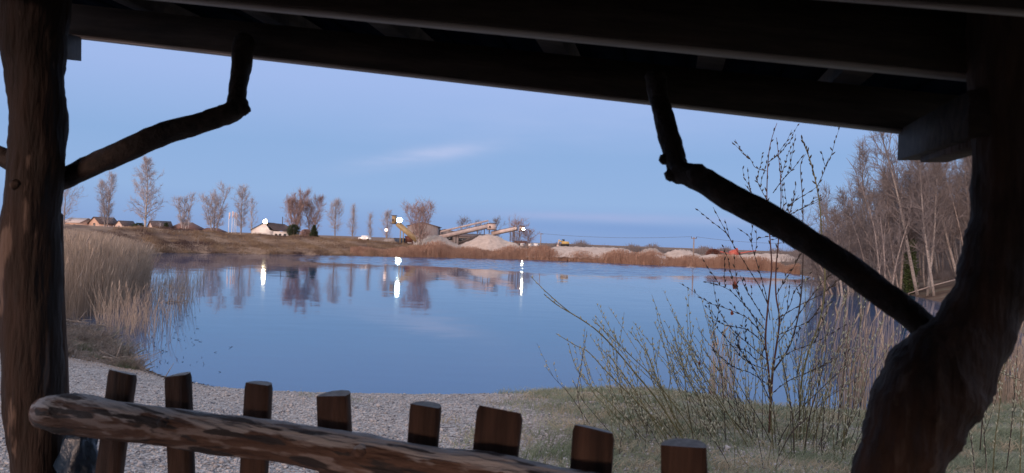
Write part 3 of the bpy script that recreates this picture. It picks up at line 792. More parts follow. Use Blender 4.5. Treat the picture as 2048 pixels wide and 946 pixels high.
# ------------------------------------------------------------------ gravel works
def heap(name, prof, D, dep, m, lab, seed):
    """heap whose skyline follows prof = [(px, py)...]; it slopes away on every side"""
    rng = np.random.default_rng(seed)
    pts = [P(px, py, D) for px, py in prof]
    n = 48; vs = []
    xs = np.linspace(pts[0].x, pts[-1].x, n); hs = np.interp(xs, [p.x for p in pts], [p.z for p in pts])
    nd = 17; base = tz(xs, np.full(n, D)) - .25
    for j in range(nd):
        f = -1 + 2 * j / (nd - 1)
        for i in range(n):
            hgt = max(hs[i] - base[i], .05)
            prf = max(0, 1 - abs(f) ** 1.25)
            y = D + f * dep * (.35 + .65 * min(1, hgt / (max(hs) - min(base))))
            vs.append((xs[i] + .12 * math.sin(j * 1.7 + i * .6), y, base[i] + hgt * prf + .05 * math.sin(i * 1.3 + j * 2.1) + rng.uniform(-.09, .09) * min(1, hgt)))
    Q = [(j * n + i, j * n + i + 1, (j + 1) * n + i + 1, (j + 1) * n + i) for j in range(nd - 1) for i in range(n - 1)]
    mb = MB(); mb.add(vs, Q)
    return tag(mb.build(name, m, None, True), lab, 'gravel heap')
heap('gravel_heap', [(818, 492), (845, 480), (868, 470), (884, 472), (905, 484), (925, 494)], 143, 6, M_sand_grey, 'greyish gravel heap behind the large bare bush tree', 1)
heap('gravel_heap', [(912, 494), (935, 484), (958, 472), (978, 467.5), (992, 471), (1012, 481), (1030, 486), (1042, 494)], 146, 7, M_sand, 'tall pale sand heap under the ends of both conveyors', 2)
heap('gravel_heap', [(752, 492), (772, 477), (790, 478), (812, 492)], 150, 5, M_sand_grey, 'low grey heap below the small pink lamp', 3)
heap('gravel_heap', [(1082, 506), (1102, 496), (1112, 492.5), (1240, 495.5), (1262, 502), (1272, 509)], 138, 8, M_sand, 'long flat topped gravel heap below the yellow excavator', 4)
heap('gravel_heap', [(1268, 511), (1290, 498), (1300, 496), (1312, 497), (1330, 511)], 139, 6, M_sand_grey, 'brown cone shaped gravel heap right of the flat topped heap', 5)
heap('gravel_heap', [(1322, 512), (1340, 502), (1358, 499), (1378, 501), (1404, 512)], 139, 6, M_sand, 'rounded gravel heap at the foot of the utility pole', 6)
heap('gravel_heap', [(1392, 515), (1420, 509), (1480, 510), (1530, 507), (1570, 508), (1600, 518)], 133, 6, M_sand, 'long low pale gravel heap in front of the red machine', 7)
heap('gravel_heap', [(1300, 515), (1312, 509), (1324, 510), (1334, 516)], 127, 2.5, M_white, 'small whitish gravel heap just above the reeds', 8)
heap('gravel_heap', [(1050, 503), (1064, 499.5), (1090, 500.5), (1105, 506)], 136, 4, M_sand, 'low sand bank in front of the white vans', 9)

def conveyor(name, lab, a, b, D0, D1, w, h, m, legs, rail=True, head=None):
    """inclined belt conveyor from image point a to b"""
    p, q = P(*a, D0), P(*b, D1)
    t = thing(name, lab, 'conveyor', (p.x, p.y, tz1(p.x, p.y)))
    mb = MB(); mb.beam(p, q, w, h); mb.build('belt_frame', m, t)
    mb = MB(); up_ = Vector((0, 0, h / 2 + .06)); mb.beam(p + up_, q + up_, w * .7, .1); mb.build('belt', M_steel_dk, t)
    mb = MB(); lo = Vector((0, -w * .3, -h / 2 - .09)); mb.beam(p + lo, q + lo, .14, .16); mb.build('lower_chord', M_steel_dk, t)
    if rail:
        mb = MB(); hr = Vector((0, w * .62, 1.15))
        mb.beam(p + hr, q + hr, .14, .34); n_ = max(4, int((q - p).length / 1.3))
        for i in range(n_ + 1):
            s_ = p.lerp(q, i / n_) + Vector((0, w * .62, 0)); mb.beam(s_, s_ + Vector((0, 0, 1.15)), .07, .07)
        mb.build('walkway_rail', m, t)
    for f, sp in legs:
        s_ = p.lerp(q, f); g = tz1(s_.x, s_.y) - .2
        for o in (-sp, sp):
            mb = MB(); mb.beam(Vector((s_.x + o, s_.y - w * .3, g)), Vector((s_.x + o, s_.y - w * .3, s_.z)), .17, .17); mb.build('leg', M_steel_dk if m is not M_tan_steel else M_tan_steel, t)
    if head:
        mb = MB(); c = q + Vector(head[0]); mb.box(c, head[1]); mb.build('head_housing', m, t)
        mb = MB(); mb.box(c + Vector((0, 0, head[1][2] / 2 + .08)), (head[1][0] + .3, head[1][1] + .3, .1)); mb.build('head_roof', M_steel_dk, t)
        mb = MB(); mb.box(c + Vector((0, 0, -head[1][2] / 2 - .08)), (head[1][0] + .4, head[1][1] + .4, .12)); mb.build('platform', M_steel_dk, t)
        mb = MB(); mb.box(c + Vector((-head[1][0] * .2, -head[1][1] / 2 - .02, -.1)), (.34, .06, .5)); mb.build('hatch', M_steel_dk, t)
    return t, p, q
conveyor('conveyor', 'long pale conveyor rising to the right over the grey buildings', (880, 474), (976, 452), 152, 152, 1.6, .75, M_steel, [(.37, .28), (.98, .5)], True, ((.75, 0, -.1), (1.7, 1.6, 1.15)))
t2, p2, q2 = conveyor('conveyor', 'short pale conveyor with the right-hand lamp at its high end', (984, 467), (1034, 456.5), 153, 152, 1.4, .65, M_steel, [(.8, .3), (1.0, .5)], False, ((1.0, 0, -.1), (.95, 1.3, .9)))
conveyor('conveyor', 'thin dark conveyor rising behind the tall sand heap', (918, 486), (956, 472), 149, 149, .8, .3, M_steel_dk, [(.5, .2)], False)
t4, p4, q4 = conveyor('conveyor', 'tan conveyor sloping up to the left towards the bluish lamp', (834, 480), (795, 447), 147, 147, 1.3, 1.0, M_tan_steel, [(.75, .3)], False, ((-.7, 0, .75), (.75, 1.0, 1.5)))
def lamp(name, lab, c, r, m):
    t = thing(name, lab, 'lamp', c)
    mb = MB(); mb.box(c + Vector((0, r * .8, 0)), (r * 1.4, r * .5, r * 1.4)); mb.build('housing', M_steel_dk, t)
    mb = MB(); mb.ball(c, r * .74, 14, 9, (1, .6, 1)); mb.build('lens', m, t, True)
    mb = MB(); mb.tube([c + Vector((0, r * .4, 0)), c + Vector((0, r * .2, 0)), c], [r * .5, r * .75, r * .95], 24, False); mb.build('glow_reflector', M_dish, t, True)  # ring added around the lens to soften its glow
    mb = MB(); mb.beam(c + Vector((0, r, 0)), c + Vector((0, r + .3, -.9)), .1, .1); mb.build('bracket', M_steel_dk, t)
lamp('floodlight', 'dazzling bluish white floodlight on the tan conveyor head', P(799, 440, 145.6), .55, L_cool)
lamp('floodlight', 'small cream white floodlight at the end of the short conveyor', P(1047, 458, 150.6), .26, L_cream)
# grey process halls
h = house_at('grey_hall', 848, 164, 'larger grey industrial hall behind the large bare bush tree', 'building'); gable(h, 6.6, 7, 4.1, .85, M_shed, M_shed_roof, 'y', .3, win=[(-1.5, 2.6, .9, .8, 'f')])
h = house_at('grey_hall', 893, 168, 'lower grey industrial hall behind the foot of the long conveyor', 'building'); gable(h, 6.0, 7, 3.1, .75, M_shed, M_shed_roof, 'y', .3, win=[(-1.6, 1.9, 1.0, .9, 'f'), (1.0, 1.9, 1.4, .7, 'f')])
h = house_at('grey_hall', 950, 166, 'long low grey hall seen under the long conveyor', 'building'); gable(h, 9, 6, 2.5, .6, M_shed, M_shed_roof, 'x', .3, win=[(-2.5, 1.8, 2.0, .7, 'f'), (1.5, 1.8, 2.2, .7, 'f')])
g = on(803, 149); t = thing('skip_container', 'dark blue steel container left of the tan conveyor foot', 'container', g)
mb = MB(); V = [(-1.0, -.8, .15), (1.0, -.8, .15), (1.0, .8, .15), (-1.0, .8, .15), (-1.35, -.9, 1.25), (1.35, -.9, 1.25), (1.35, .9, 1.25), (-1.35, .9, 1.25)]
mb.add([tuple(Vector(v) + g) for v in V], [(0, 3, 2, 1), (4, 5, 6, 7), (0, 1, 5, 4), (1, 2, 6, 5), (2, 3, 7, 6), (3, 0, 4, 7)]); mb.build('body', M_bluebin, t)
mb = MB(); mb.box(g + Vector((0, -.93, 1.2)), (2.75, .08, .12)); mb.build('rim', M_steel_dk, t)
g = on(819, 148); t = thing('feed_hopper', 'rust coloured feed hopper under the tan conveyor', 'hopper', g)
mb = MB(); V = [(-.4, -.4, .5), (.4, -.4, .5), (.4, .4, .5), (-.4, .4, .5), (-.9, -.8, 1.7), (.9, -.8, 1.7), (.9, .8, 1.7), (-.9, .8, 1.7)]
mb.add([tuple(Vector(v) + g) for v in V], [(0, 3, 2, 1), (4, 5, 6, 7), (0, 1, 5, 4), (1, 2, 6, 5), (2, 3, 7, 6), (3, 0, 4, 7)]); mb.build('bin', M_rust, t)
for a_, b_ in ((-.6, -.6), (.6, -.6), (.6, .6), (-.6, .6)):
    mb = MB(); mb.beam(g + Vector((a_, b_, -.2)), g + Vector((a_, b_, 1.1)), .12, .12); mb.build('leg', M_rust, t)
# vans
def van(px, D, lab, s=1.0, rz=0.0):
    g = on(px, D)
    t = thing('white_van', lab, 'van', g, 'white vans parked by the gravel works')
    mb = MB(); pr = [(-1.3, .3), (1.35, .3), (1.4, .75), (1.05, .95), (.75, 1.5), (-1.3, 1.55)]
    V = [(x, y, z) for y in (-.75, .75) for x, z in pr]; n_ = len(pr)
    mb.add([tuple(Vector(v) * s + g) for v in V], [(i, (i + 1) % n_, n_ + (i + 1) % n_, n_ + i) for i in range(n_)], None, [list(range(n_))[::-1], list(range(n_, 2 * n_))]); mb.build('body', M_whitepaint, t)
    mb = MB(); mb.beam(g + Vector((.98, 0, 1.2)) * s, g + Vector((.86, 0, 1.44)) * s, 1.2 * s, .06); mb.build('windscreen', M_glass, t)
    mb = MB(); mb.box(g + Vector((.35, -.755, 1.18)) * s, (.6 * s, .05, .36 * s)); mb.build('window', M_glass, t)
    for a_ in (-.8, .85):
        for b_ in (-.72, .55):
            mb = MB(); mb.tube([g + Vector((a_, b_, .28)) * s, g + Vector((a_, b_ + .17, .28)) * s], .28 * s, 12); mb.build('wheel', M_black, t)
    spin(t, rz)
van(1046, 290, 'leftmost white van, below the red roof', .85, 1.2)
van(1061, 290, 'middle white van between two others by the gravel works', 1.0, 1.25)
van(1074, 292, 'rightmost white van by the gravel works', 1.0, .9)
h = house_at('red_roofed_shed', 1042, 300, 'low shed with red roof behind the white vans', 'shed'); gable(h, 4.6, 4, 1.5, .8, M_shed, M_rust, 'x', .3, win=[(-.5, .9, .8, .6, 'f')])
# yellow excavator on the flat heap
D = 139; g = P(1128, 493, D)
t = thing('excavator', 'yellow excavator with raised pale arm on the flat topped heap', 'excavator', g)
mb = MB(); mb.box(g + Vector((.15, 0, .28)), (1.5, 1.5, .4)); mb.build('tracks', M_black, t)
mb = MB(); V = [(-.5, -.6, .48), (1.0, -.6, .48), (1.0, .6, .48), (-.5, .6, .48), (-.4, -.6, 1.0), (.85, -.6, .95), (.85, .6, .95), (-.4, .6, 1.0)]
mb.add([tuple(Vector(v) + g) for v in V], [(0, 3, 2, 1), (4, 5, 6, 7), (0, 1, 5, 4), (1, 2, 6, 5), (2, 3, 7, 6), (3, 0, 4, 7)]); mb.build('body', M_yellow, t)
mb = MB(); mb.box(g + Vector((-.2, -.25, 1.15)), (.5, .6, .45)); mb.build('cab', M_glass, t)
e = P(1117, 480, D)
mb = MB(); mb.beam(g + Vector((-.3, 0, .8)), e, .2, .24); mb.build('boom', M_yellow, t)
mb = MB(); mb.beam(e + Vector((.15, 0, .1)), P(1115, 491, D), .16, .2); mb.build('arm', M_steel, t)
mb = MB(); mb.box(P(1115.5, 492, D), (.45, .5, .4)); mb.build('bucket', M_steel, t)
# red screening machine with two arms
D = 136; g = on(1468, D)
t = thing('screening_machine', 'red screening machine with two slanting conveyor arms', 'machine', g)
bx = P(1468, 505, D)
mb = MB(); V = [(-.9, -.7, -.9), (.8, -.7, -.9), (.8, .7, -.9), (-.9, .7, -.9), (-.9, -.7, .2), (.5, -.7, .75), (.5, .7, .75), (-.9, .7, .2)]
mb.add([tuple(Vector(v) + bx) for v in V], [(0, 3, 2, 1), (4, 5, 6, 7), (0, 1, 5, 4), (1, 2, 6, 5), (2, 3, 7, 6), (3, 0, 4, 7)]); mb.build('screen_box', M_redpaint, t)
mb = MB(); mb.beam(bx + Vector((.4, 0, -.2)), P(1512, 501, D), .5, .18); mb.build('conveyor_arm', M_redpaint, t)
mb = MB(); mb.beam(bx + Vector((-.7, 0, -.3)), P(1440, 503, D), .5, .18); mb.build('conveyor_arm', M_redpaint, t)
mb = MB(); mb.beam(bx + Vector((.4, 0, .5)), P(1474, 496, D), .3, .2); mb.build('hopper', M_redpaint, t)
for a_ in (-.7, .6):
    mb = MB(); mb.beam(Vector((bx.x + a_, bx.y, g.z - .2)), Vector((bx.x + a_, bx.y, bx.z - .8)), .16, .16); mb.build('leg', M_rust, t)
# utility pole and line
D = 133; g = on(1388, D); tp = P(1388, 474, D)
t = thing('utility_pole', 'lone grey utility pole standing behind the rounded gravel heap', 'utility pole', g)
mb = MB(); mb.tube([g - Vector((0, 0, .3)), tp], [.14, .10], 8); mb.build('pole', M_pole, t, True)
mb = MB(); mb.beam(tp + Vector((-.5, 0, -.25)), tp + Vector((.5, 0, -.25)), .1, .12); mb.build('crossarm', M_pole, t)
for a_ in (-.45, .45):
    mb = MB(); mb.tube([tp + Vector((a_, 0, -.2)), tp + Vector((a_, 0, .05))], .06, 6); mb.build('insulator', M_steel_dk, t)
g2 = on(1082, 150); tp2 = P(1082, 466, 150)
t = thing('utility_pole', 'thin utility pole right of the white vans', 'utility pole', g2)
mb = MB(); mb.tube([g2, tp2], [.11, .07], 8); mb.build('pole', M_pole, t, True)
mb = MB(); mb.beam(tp2 + Vector((-.5, 0, -.2)), tp2 + Vector((.5, 0, -.2)), .09, .1); mb.build('crossarm', M_pole, t)
def wire(a, b, sag, lab):
    mb = MB(); mb.tube([a.lerp(b, i / 14) - Vector((0, 0, sag * 4 * (i / 14) * (1 - i / 14))) for i in range(15)], .022, 4)
    tag(mb.build('power_line', M_steel_dk), lab, 'power line', 'power lines by the gravel works')
wire(tp2 + Vector((0, 0, -.1)), tp + Vector((-.45, 0, .06)), .5, 'thin sagging power line between the two utility poles')
wire(tp + Vector((.45, 0, .06)), P(1640, 486, 128), .5, 'thin power line running from the lone pole to the wood')

# ------------------------------------------------------------------ reeds and dry grass
def stalks(mb, xy, z0, h, r, lean, rng, plume=0.0):
    n = len(xy)
    p0 = np.column_stack([xy, z0])
    ld = rng.normal(0, lean, (n, 2)) + np.array([lean * .25, 0])
    p1 = p0 + np.column_stack([ld[:, 0] * h * .4, ld[:, 1] * h * .4, h * .55])
    p2 = p1 + np.column_stack([ld[:, 0] * h * .8, ld[:, 1] * h * .8, h * .45])
    mb.prisms(p0, p1, r, r * .8, 3); mb.prisms(p1, p2, r * .8, r * .35, 3)
    if plume > 0:
        k = rng.uniform(0, 1, n) < plume
        q0 = p1[k] + (p2[k] - p1[k]) * .72; d = p2[k] - p1[k]
        q1 = q0 + d * .33 + np.column_stack([rng.normal(.03, .03, k.sum()), rng.normal(0, .03, k.sum()), np.zeros(k.sum())]) 
        mb.prisms(q0, (q0 + q1) / 2, r * .8, r * 2.6, 3); mb.prisms((q0 + q1) / 2, q1, r * 2.6, r * .4, 3)
def in_poly(x, y, poly):
    ins = np.zeros(x.shape, bool); n = len(poly)
    for i in range(n):
        ax, ay = poly[i]; bx_, by_ = poly[(i + 1) % n]
        if by_ != ay: ins ^= ((ay > y) != (by_ > y)) & (x < (bx_ - ax) * (y - ay) / (by_ - ay) + ax)
    return ins
rng = np.random.default_rng(8)
poly = [tuple(G(*p))[:2] for p in [(30, 655), (110, 650), (170, 640), (235, 628), (265, 606), (292, 584), (302, 566), (240, 548), (120, 545), (20, 560)]]
xs = [p[0] for p in poly]; ys = [p[1] for p in poly]
x, y = rng.uniform(min(xs), max(xs), 90000), rng.uniform(min(ys), max(ys), 90000)
k = in_poly(x, y, poly); x, y = x[k][:12500], y[k][:12500]
pxx = 1024 + F * x / y
hh = np.interp(pxx, [60, 200, 280, 330], [3.0, 2.75, 2.3, 1.7]) * (1.05 - .6 * rng.uniform(0, 1, len(x)) ** 1.6)
mb = MB(); z0 = np.maximum(tz(x, y), -.4)
stalks(mb, np.column_stack([x, y]), z0, hh - np.minimum(z0, 0), .0085, .09, rng, .3)
tag(mb.build('reed_bed', M_reed), 'tall dense bed of dry tan reeds by the left shelter post', 'reeds', None, 'stuff')
# thin scattered reeds in the water in front of the bed
mb = MB()
for (a, n_, hmax) in ((((245, 665), (305, 690), (395, 600), (330, 565), (280, 600)), 430, 1.5), (((180, 655), (255, 700), (300, 640), (230, 625)), 240, 1.6), (((330, 560), (345, 600), (400, 585), (420, 548)), 160, 1.2)):
    pl = [tuple(G(*p))[:2] for p in a]
    x = rng.uniform(min(p[0] for p in pl), max(p[0] for p in pl), n_ * 12); y = rng.uniform(min(p[1] for p in pl), max(p[1] for p in pl), n_ * 12)
    k = in_poly(x, y, pl); x, y = x[k][:n_], y[k][:n_]
    hh = rng.uniform(.25, 1, len(x)) ** 1.3 * hmax
    stalks(mb, np.column_stack([x, y]), np.full(len(x), -.15), hh + .15, .007, .16, rng, .1)
tag(mb.build('scattered_reeds', M_reed), 'thin scattered reed stalks standing in the water beside the reed bed', 'reeds', None, 'stuff')
# the strip of brown reeds along the far shore
mb = MB(); n_ = 26000
px_ = rng.uniform(700, 1600, n_); yy = np.interp(px_, [700, 800, 900, 1040, 1100, 1200, 1300, 1400, 1500, 1560, 1600], [511.5, 514, 516, 519, 521.5, 525.5, 530.5, 534.5, 540, 543.5, 550])
sh = np.array([tuple(G(a, b))[:2] for a, b in zip(px_[:: 1], yy)])
off = rng.uniform(-.6, 4.5, n_); dirn = sh / np.linalg.norm(sh, axis=1)[:, None]
xy = sh + dirn * off[:, None]
patch = .8 + .22 * np.sin(px_ * .031) + .16 * np.sin(px_ * .087 + 1)
hh = np.interp(px_, [700, 800, 860, 1000, 1300, 1500, 1600], [.8, 1.2, 1.9, 2.0, 1.9, 1.8, 1.6]) * rng.uniform(.45, 1.02, n_) * patch
stalks(mb, xy, np.maximum(tz(xy[:, 0], xy[:, 1]), -.1), hh, .020, .07, rng, .3)
tag(mb.build('far_reed_strip', M_reed_far), 'brown strip of reeds along the far shore below the gravel works', 'reeds', None, 'stuff')
# dry grass and weeds on the left and far bank
mb = MB(); n_ = 46000
px_ = rng.uniform(60, 1000, n_); dd = rng.uniform(0, 1, n_) ** 1.4 * 26
yy = np.interp(px_, [60, 110, 180, 250, 320, 450, 600, 800, 1000], [545, 530, 515, 508, 506, 507, 509.5, 514, 518])
sh = np.array([tuple(G(a, b))[:2] for a, b in zip(px_, yy)]); dirn = sh / np.linalg.norm(sh, axis=1)[:, None]
xy = sh + dirn * dd[:, None]
cl_ = wav(xy[:, 0], xy[:, 1], .55)
hh = np.clip(.22 + .42 * cl_, .08, .9) * rng.uniform(.5, 1.3, n_)
stalks(mb, xy, np.maximum(tz(xy[:, 0], xy[:, 1]), 0), hh, .028, .25, rng, 0)
tag(mb.build('bank_grass', M_drygrass), 'dry brown grass and weeds covering the far left bank', 'grass', None, 'stuff')

# ------------------------------------------------------------------ wood on the right shore
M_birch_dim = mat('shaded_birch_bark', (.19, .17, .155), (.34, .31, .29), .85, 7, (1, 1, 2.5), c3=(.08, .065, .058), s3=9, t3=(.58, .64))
wood_defs = [
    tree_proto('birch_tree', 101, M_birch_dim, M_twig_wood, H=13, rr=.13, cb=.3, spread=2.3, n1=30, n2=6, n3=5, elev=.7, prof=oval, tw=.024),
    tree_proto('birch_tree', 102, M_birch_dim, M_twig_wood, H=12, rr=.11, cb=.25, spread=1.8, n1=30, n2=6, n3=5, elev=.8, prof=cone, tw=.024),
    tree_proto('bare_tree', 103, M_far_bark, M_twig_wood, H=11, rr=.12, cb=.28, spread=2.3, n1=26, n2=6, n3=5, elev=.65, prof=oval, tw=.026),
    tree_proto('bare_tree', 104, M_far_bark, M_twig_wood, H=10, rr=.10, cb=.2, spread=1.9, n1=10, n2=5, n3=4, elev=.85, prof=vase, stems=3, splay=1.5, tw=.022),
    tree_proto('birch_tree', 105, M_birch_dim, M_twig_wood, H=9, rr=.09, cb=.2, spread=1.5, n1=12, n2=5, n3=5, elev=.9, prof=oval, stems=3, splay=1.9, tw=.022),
]
def wood_tree(kind, px, D, H, lean, lab, group):
    pr = wood_defs[kind]; H0 = (13, 12, 11, 10, 9)[kind]
    p = on(px, D)
    return put_tree(pr, p, rng.uniform(0, 6.28), (1, 1, H / H0) if H < H0 else H / H0, lab, group, lean)
# trees that stand out
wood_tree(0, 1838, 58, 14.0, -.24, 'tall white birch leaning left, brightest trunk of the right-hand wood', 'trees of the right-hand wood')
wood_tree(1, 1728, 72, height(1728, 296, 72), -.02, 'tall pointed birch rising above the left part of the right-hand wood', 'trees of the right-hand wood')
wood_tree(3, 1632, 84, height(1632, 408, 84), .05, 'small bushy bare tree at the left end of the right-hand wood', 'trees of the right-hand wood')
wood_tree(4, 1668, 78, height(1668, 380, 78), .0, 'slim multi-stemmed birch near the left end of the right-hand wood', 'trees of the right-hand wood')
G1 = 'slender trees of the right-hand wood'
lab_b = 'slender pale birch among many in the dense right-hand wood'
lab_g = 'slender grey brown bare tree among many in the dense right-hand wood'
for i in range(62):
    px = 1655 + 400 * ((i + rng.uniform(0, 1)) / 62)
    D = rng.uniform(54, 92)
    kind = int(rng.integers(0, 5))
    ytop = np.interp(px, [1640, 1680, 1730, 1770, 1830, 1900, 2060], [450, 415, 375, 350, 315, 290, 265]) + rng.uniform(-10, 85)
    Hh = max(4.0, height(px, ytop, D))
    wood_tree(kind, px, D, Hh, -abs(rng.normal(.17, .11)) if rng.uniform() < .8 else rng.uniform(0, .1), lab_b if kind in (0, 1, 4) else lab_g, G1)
iv = thing('ivy_tree', 'narrow tree trunk wrapped in dark green ivy in the right-hand wood', 'tree', on(1822, 60))
p = on(1822, 60); mb = MB(); mb.tube([p - Vector((0, 0, .2)), p + Vector((0, 0, 3)), p + Vector((-.2, 0, 9))], [.16, .13, .03], 7); mb.build('trunk', M_far_bark, iv, True)
mb = MB(); n_ = 1500; q = rng.uniform(0, 1, n_); th = rng.uniform(0, 6.28, n_); rr_ = rng.uniform(.15, .62, n_) * (1 - .55 * q)
c = np.array(p) + np.column_stack([rr_ * np.cos(th), rr_ * np.sin(th), .1 + 4.4 * q]); mb.prisms(c, c + rng.normal(0, .12, (n_, 3)), .07, .03, 3); mb.build('ivy', M_ivy, iv)
mb = MB(); a = np.array([[p.x - .2 * f, p.y, p.z + 3 + 6 * f] for f in rng.uniform(.1, 1, 260)]); mb.prisms(a, a + rng.normal(0, .8, (260, 3)) + np.array([0, 0, .7]), .02, .01, 3); mb.build('crown', M_twig_wood, iv)
# undergrowth
mb = MB(); n_ = 15000
px_ = rng.uniform(1560, 2080, n_); D_u = rng.uniform(0, 1, n_) ** 1.3 * 40
yy = np.interp(px_, [1560, 1600, 1650, 1720, 1800, 1890, 1960, 2080], [541, 546, 552, 562, 575, 590, 600, 620])
sh = np.array([tuple(G(a, b))[:2] for a, b in zip(px_, yy)]); dirn = sh / np.linalg.norm(sh, axis=1)[:, None]
xy = sh + dirn * (D_u + 3)[:, None]
hh = (.35 + 1.0 * np.clip(wav(xy[:, 0], xy[:, 1], .5) + .4, 0, 1)) * rng.uniform(.3, 1.2, n_) * np.interp(D_u, [0, 6, 14], [.35, .8, 2.2])
stalks(mb, xy, tz(xy[:, 0], xy[:, 1]), hh, .015, .3, rng, 0)
tag(mb.build('undergrowth', M_twig_wood), 'brown tangle of undergrowth below the trees of the right-hand wood', 'undergrowth', None, 'stuff')
# sparse backing trees deeper in the wood read as one mass
mb = MB(); n_ = 17000
px_ = rng.uniform(1640, 2120, n_); Dq = rng.uniform(92, 125, n_); x = (px_ - 1024) / F * Dq
zt = np.interp(px_, [1640, 1700, 1760, 1850, 2120], [2.0, 4.2, 6.0, 7.6, 9.0]); z0 = tz(x, Dq) + rng.uniform(0, 1, n_) ** .9 * zt * .9
p0 = np.column_stack([x, Dq, z0]); mb.prisms(p0, p0 + np.column_stack([rng.normal(0, .5, n_), rng.normal(0, .5, n_), rng.uniform(.8, 2.6, n_)]), .035, .014, 3)
tag(mb.build('deep_wood', M_twig_wood), 'dense brown mass of bare trees deep in the right-hand wood', 'wood', None, 'stuff')
# a fallen pole lying along the right bank
a, b_ = P(1818, 537, 56), P(1925, 532, 56)
a.z = tz1(a.x, a.y) + .5; b_.z = tz1(b_.x, b_.y) + .75
mb = MB(); mb.tube([a, a.lerp(b_, .5) + Vector((0, 0, .06)), b_], [.04, .055, .035], 7); tag(mb.build('fallen_trunk', M_far_bark, None, True), 'thin greyish fallen trunk lying across the right-hand bank', 'fallen trunk')

# ------------------------------------------------------------------ near shore: pebbles, grass, debris
ico = np.array([(0, 0, 1)] + [(.894 * math.cos(k * 1.2566), .894 * math.sin(k * 1.2566), .447) for k in range(5)] + [(.894 * math.cos(k * 1.2566 + .628), .894 * math.sin(k * 1.2566 + .628), -.447) for k in range(5)] + [(0, 0, -1)])
icf = [(0, 1 + k, 1 + (k + 1) % 5) for k in range(5)] + [(1 + k, 6 + k, 1 + (k + 1) % 5) for k in range(5)] + [(1 + (k + 1) % 5, 6 + k, 6 + (k + 1) % 5) for k in range(5)] + [(11, 6 + (k + 1) % 5, 6 + k) for k in range(5)]
rng = np.random.default_rng(21)
n_ = 170000
yq = rng.uniform(3.2, 16.5, n_); xq = rng.uniform(-1, 1, n_) * yq * .62 - .12 * yq
dq = sdist(xq, yq)
gm = sstep(-.4, 1.1, xq - .15 + .55 * (.9 * wav(xq, yq, .9) + .5 * wav(xq, yq, 2.7)))
k = (dq > -.15) & (rng.uniform(0, 1, n_) > gm * .5) & (xq < 6)
xq, yq = xq[k][:75000], yq[k][:75000]
zq = tz(xq, yq); sz = np.exp(rng.normal(-4.95, .45, len(xq)))
sc3 = np.column_stack([sz * rng.uniform(.8, 1.4, len(xq)), sz * rng.uniform(.8, 1.4, len(xq)), sz * rng.uniform(.5, .9, len(xq))])
th = rng.uniform(0, 6.28, len(xq)); ct, st_ = np.cos(th), np.sin(th)
v = ico[None] * sc3[:, None] * rng.uniform(.85, 1.15, (len(xq), 12, 1))
vx = v[..., 0] * ct[:, None] - v[..., 1] * st_[:, None]; vy = v[..., 0] * st_[:, None] + v[..., 1] * ct[:, None]
V = np.stack([vx + xq[:, None], vy + yq[:, None], v[..., 2] + (zq + sz * .3)[:, None]], -1)
mb = MB(); mb.add(V.reshape(-1, 3), None, (np.array(icf)[None] + (np.arange(len(xq)) * 12)[:, None, None]).reshape(-1, 3))
tag(mb.build('beach_pebbles', M_pebble, None, True), 'grey pebbles covering the small beach beyond the railing', 'pebbles', None, 'stuff')
# frosty grass to the right
n_ = 120000
yq = rng.uniform(3.0, 15.5, n_); xq = rng.uniform(-.6, 1.0, n_) * yq * .78
dq = sdist(xq, yq)
gm = sstep(-.5, .9, xq - .15 + .55 * (.9 * wav(xq, yq, .9) + .5 * wav(xq, yq, 2.7)))
gm = np.maximum(gm * (.22 + .78 * sstep(-.3, .3, wav(xq, yq, 1.6))), .5 * sstep(.55, .95, wav(xq + 3, yq, 1.1)) * sstep(2, 6, dq)) 
k = (dq > .03) & (rng.uniform(0, 1, n_) < gm)
xq, yq = xq[k][:52000], yq[k][:52000]
mb = MB(); hh = rng.uniform(.03, .10, len(xq)) * (1 + .5 * wav(xq, yq, 1.9)) + .01
stalks(mb, np.column_stack([xq, yq]), tz(xq, yq) - .005, hh, .0032, .55, rng, 0)
tag(mb.build('frosty_grass', M_frost), 'short frosty grass on the right part of the near shore', 'grass', None, 'stuff')
# left near bank vegetation
poly = [tuple(G(*p, .12))[:2] for p in [(60, 742), (288, 744), (262, 712), (220, 684), (170, 660), (60, 650)]]
x = rng.uniform(min(p[0] for p in poly), max(p[0] for p in poly), 40000); y = rng.uniform(min(p[1] for p in poly), max(p[1] for p in poly), 40000)
k = in_poly(x, y, poly) & (sdist(x, y) > -.1); x, y = x[k][:15000], y[k][:15000]
mb = MB(); hh = rng.uniform(.06, .4, len(x)) * np.clip(.5 + .8 * wav(x, y, 1.7), .15, 1.3)
stalks(mb, np.column_stack([x, y]), tz(x, y), hh, .006, .6, rng, 0)
tag(mb.build('bank_tufts', M_tuft), 'matted grass and weeds on the near bank beside the left post', 'grass', None, 'stuff')
def branch(a, b, r, lab, side=3, seed=0, z=None):
    g = np.random.default_rng(seed)
    pts = [a.lerp(b, i / 6) + Vector(g.normal(0, .03, 3)) * (b - a).length * .6 for i in range(7)]
    mb = MB(); mb.tube(pts, [r * (1 - .1 * i) for i in range(7)], 6)
    for j in range(side):
        s_ = pts[2 + j % 4]; d = ((b - a).normalized() * .6 + Vector(g.normal(0, .6, 3))); d.z = abs(d.z) * .6
        mb.tube([s_, s_ + d * .25, s_ + d * .5], [r * .5, r * .4, r * .15], 5)
    tag(mb.build('driftwood', M_drift, None, True), lab, 'driftwood')
def wl(px, py, z=.06): return G(px, py, z)
branch(wl(268, 742, .1), wl(300, 739, .1), .035, 'short forked driftwood branch at the water edge above the first picket', 3, 1)
branch(wl(205, 716, .25), wl(258, 722, .2), .04, 'pale driftwood branch lying among weeds on the left bank', 4, 2)
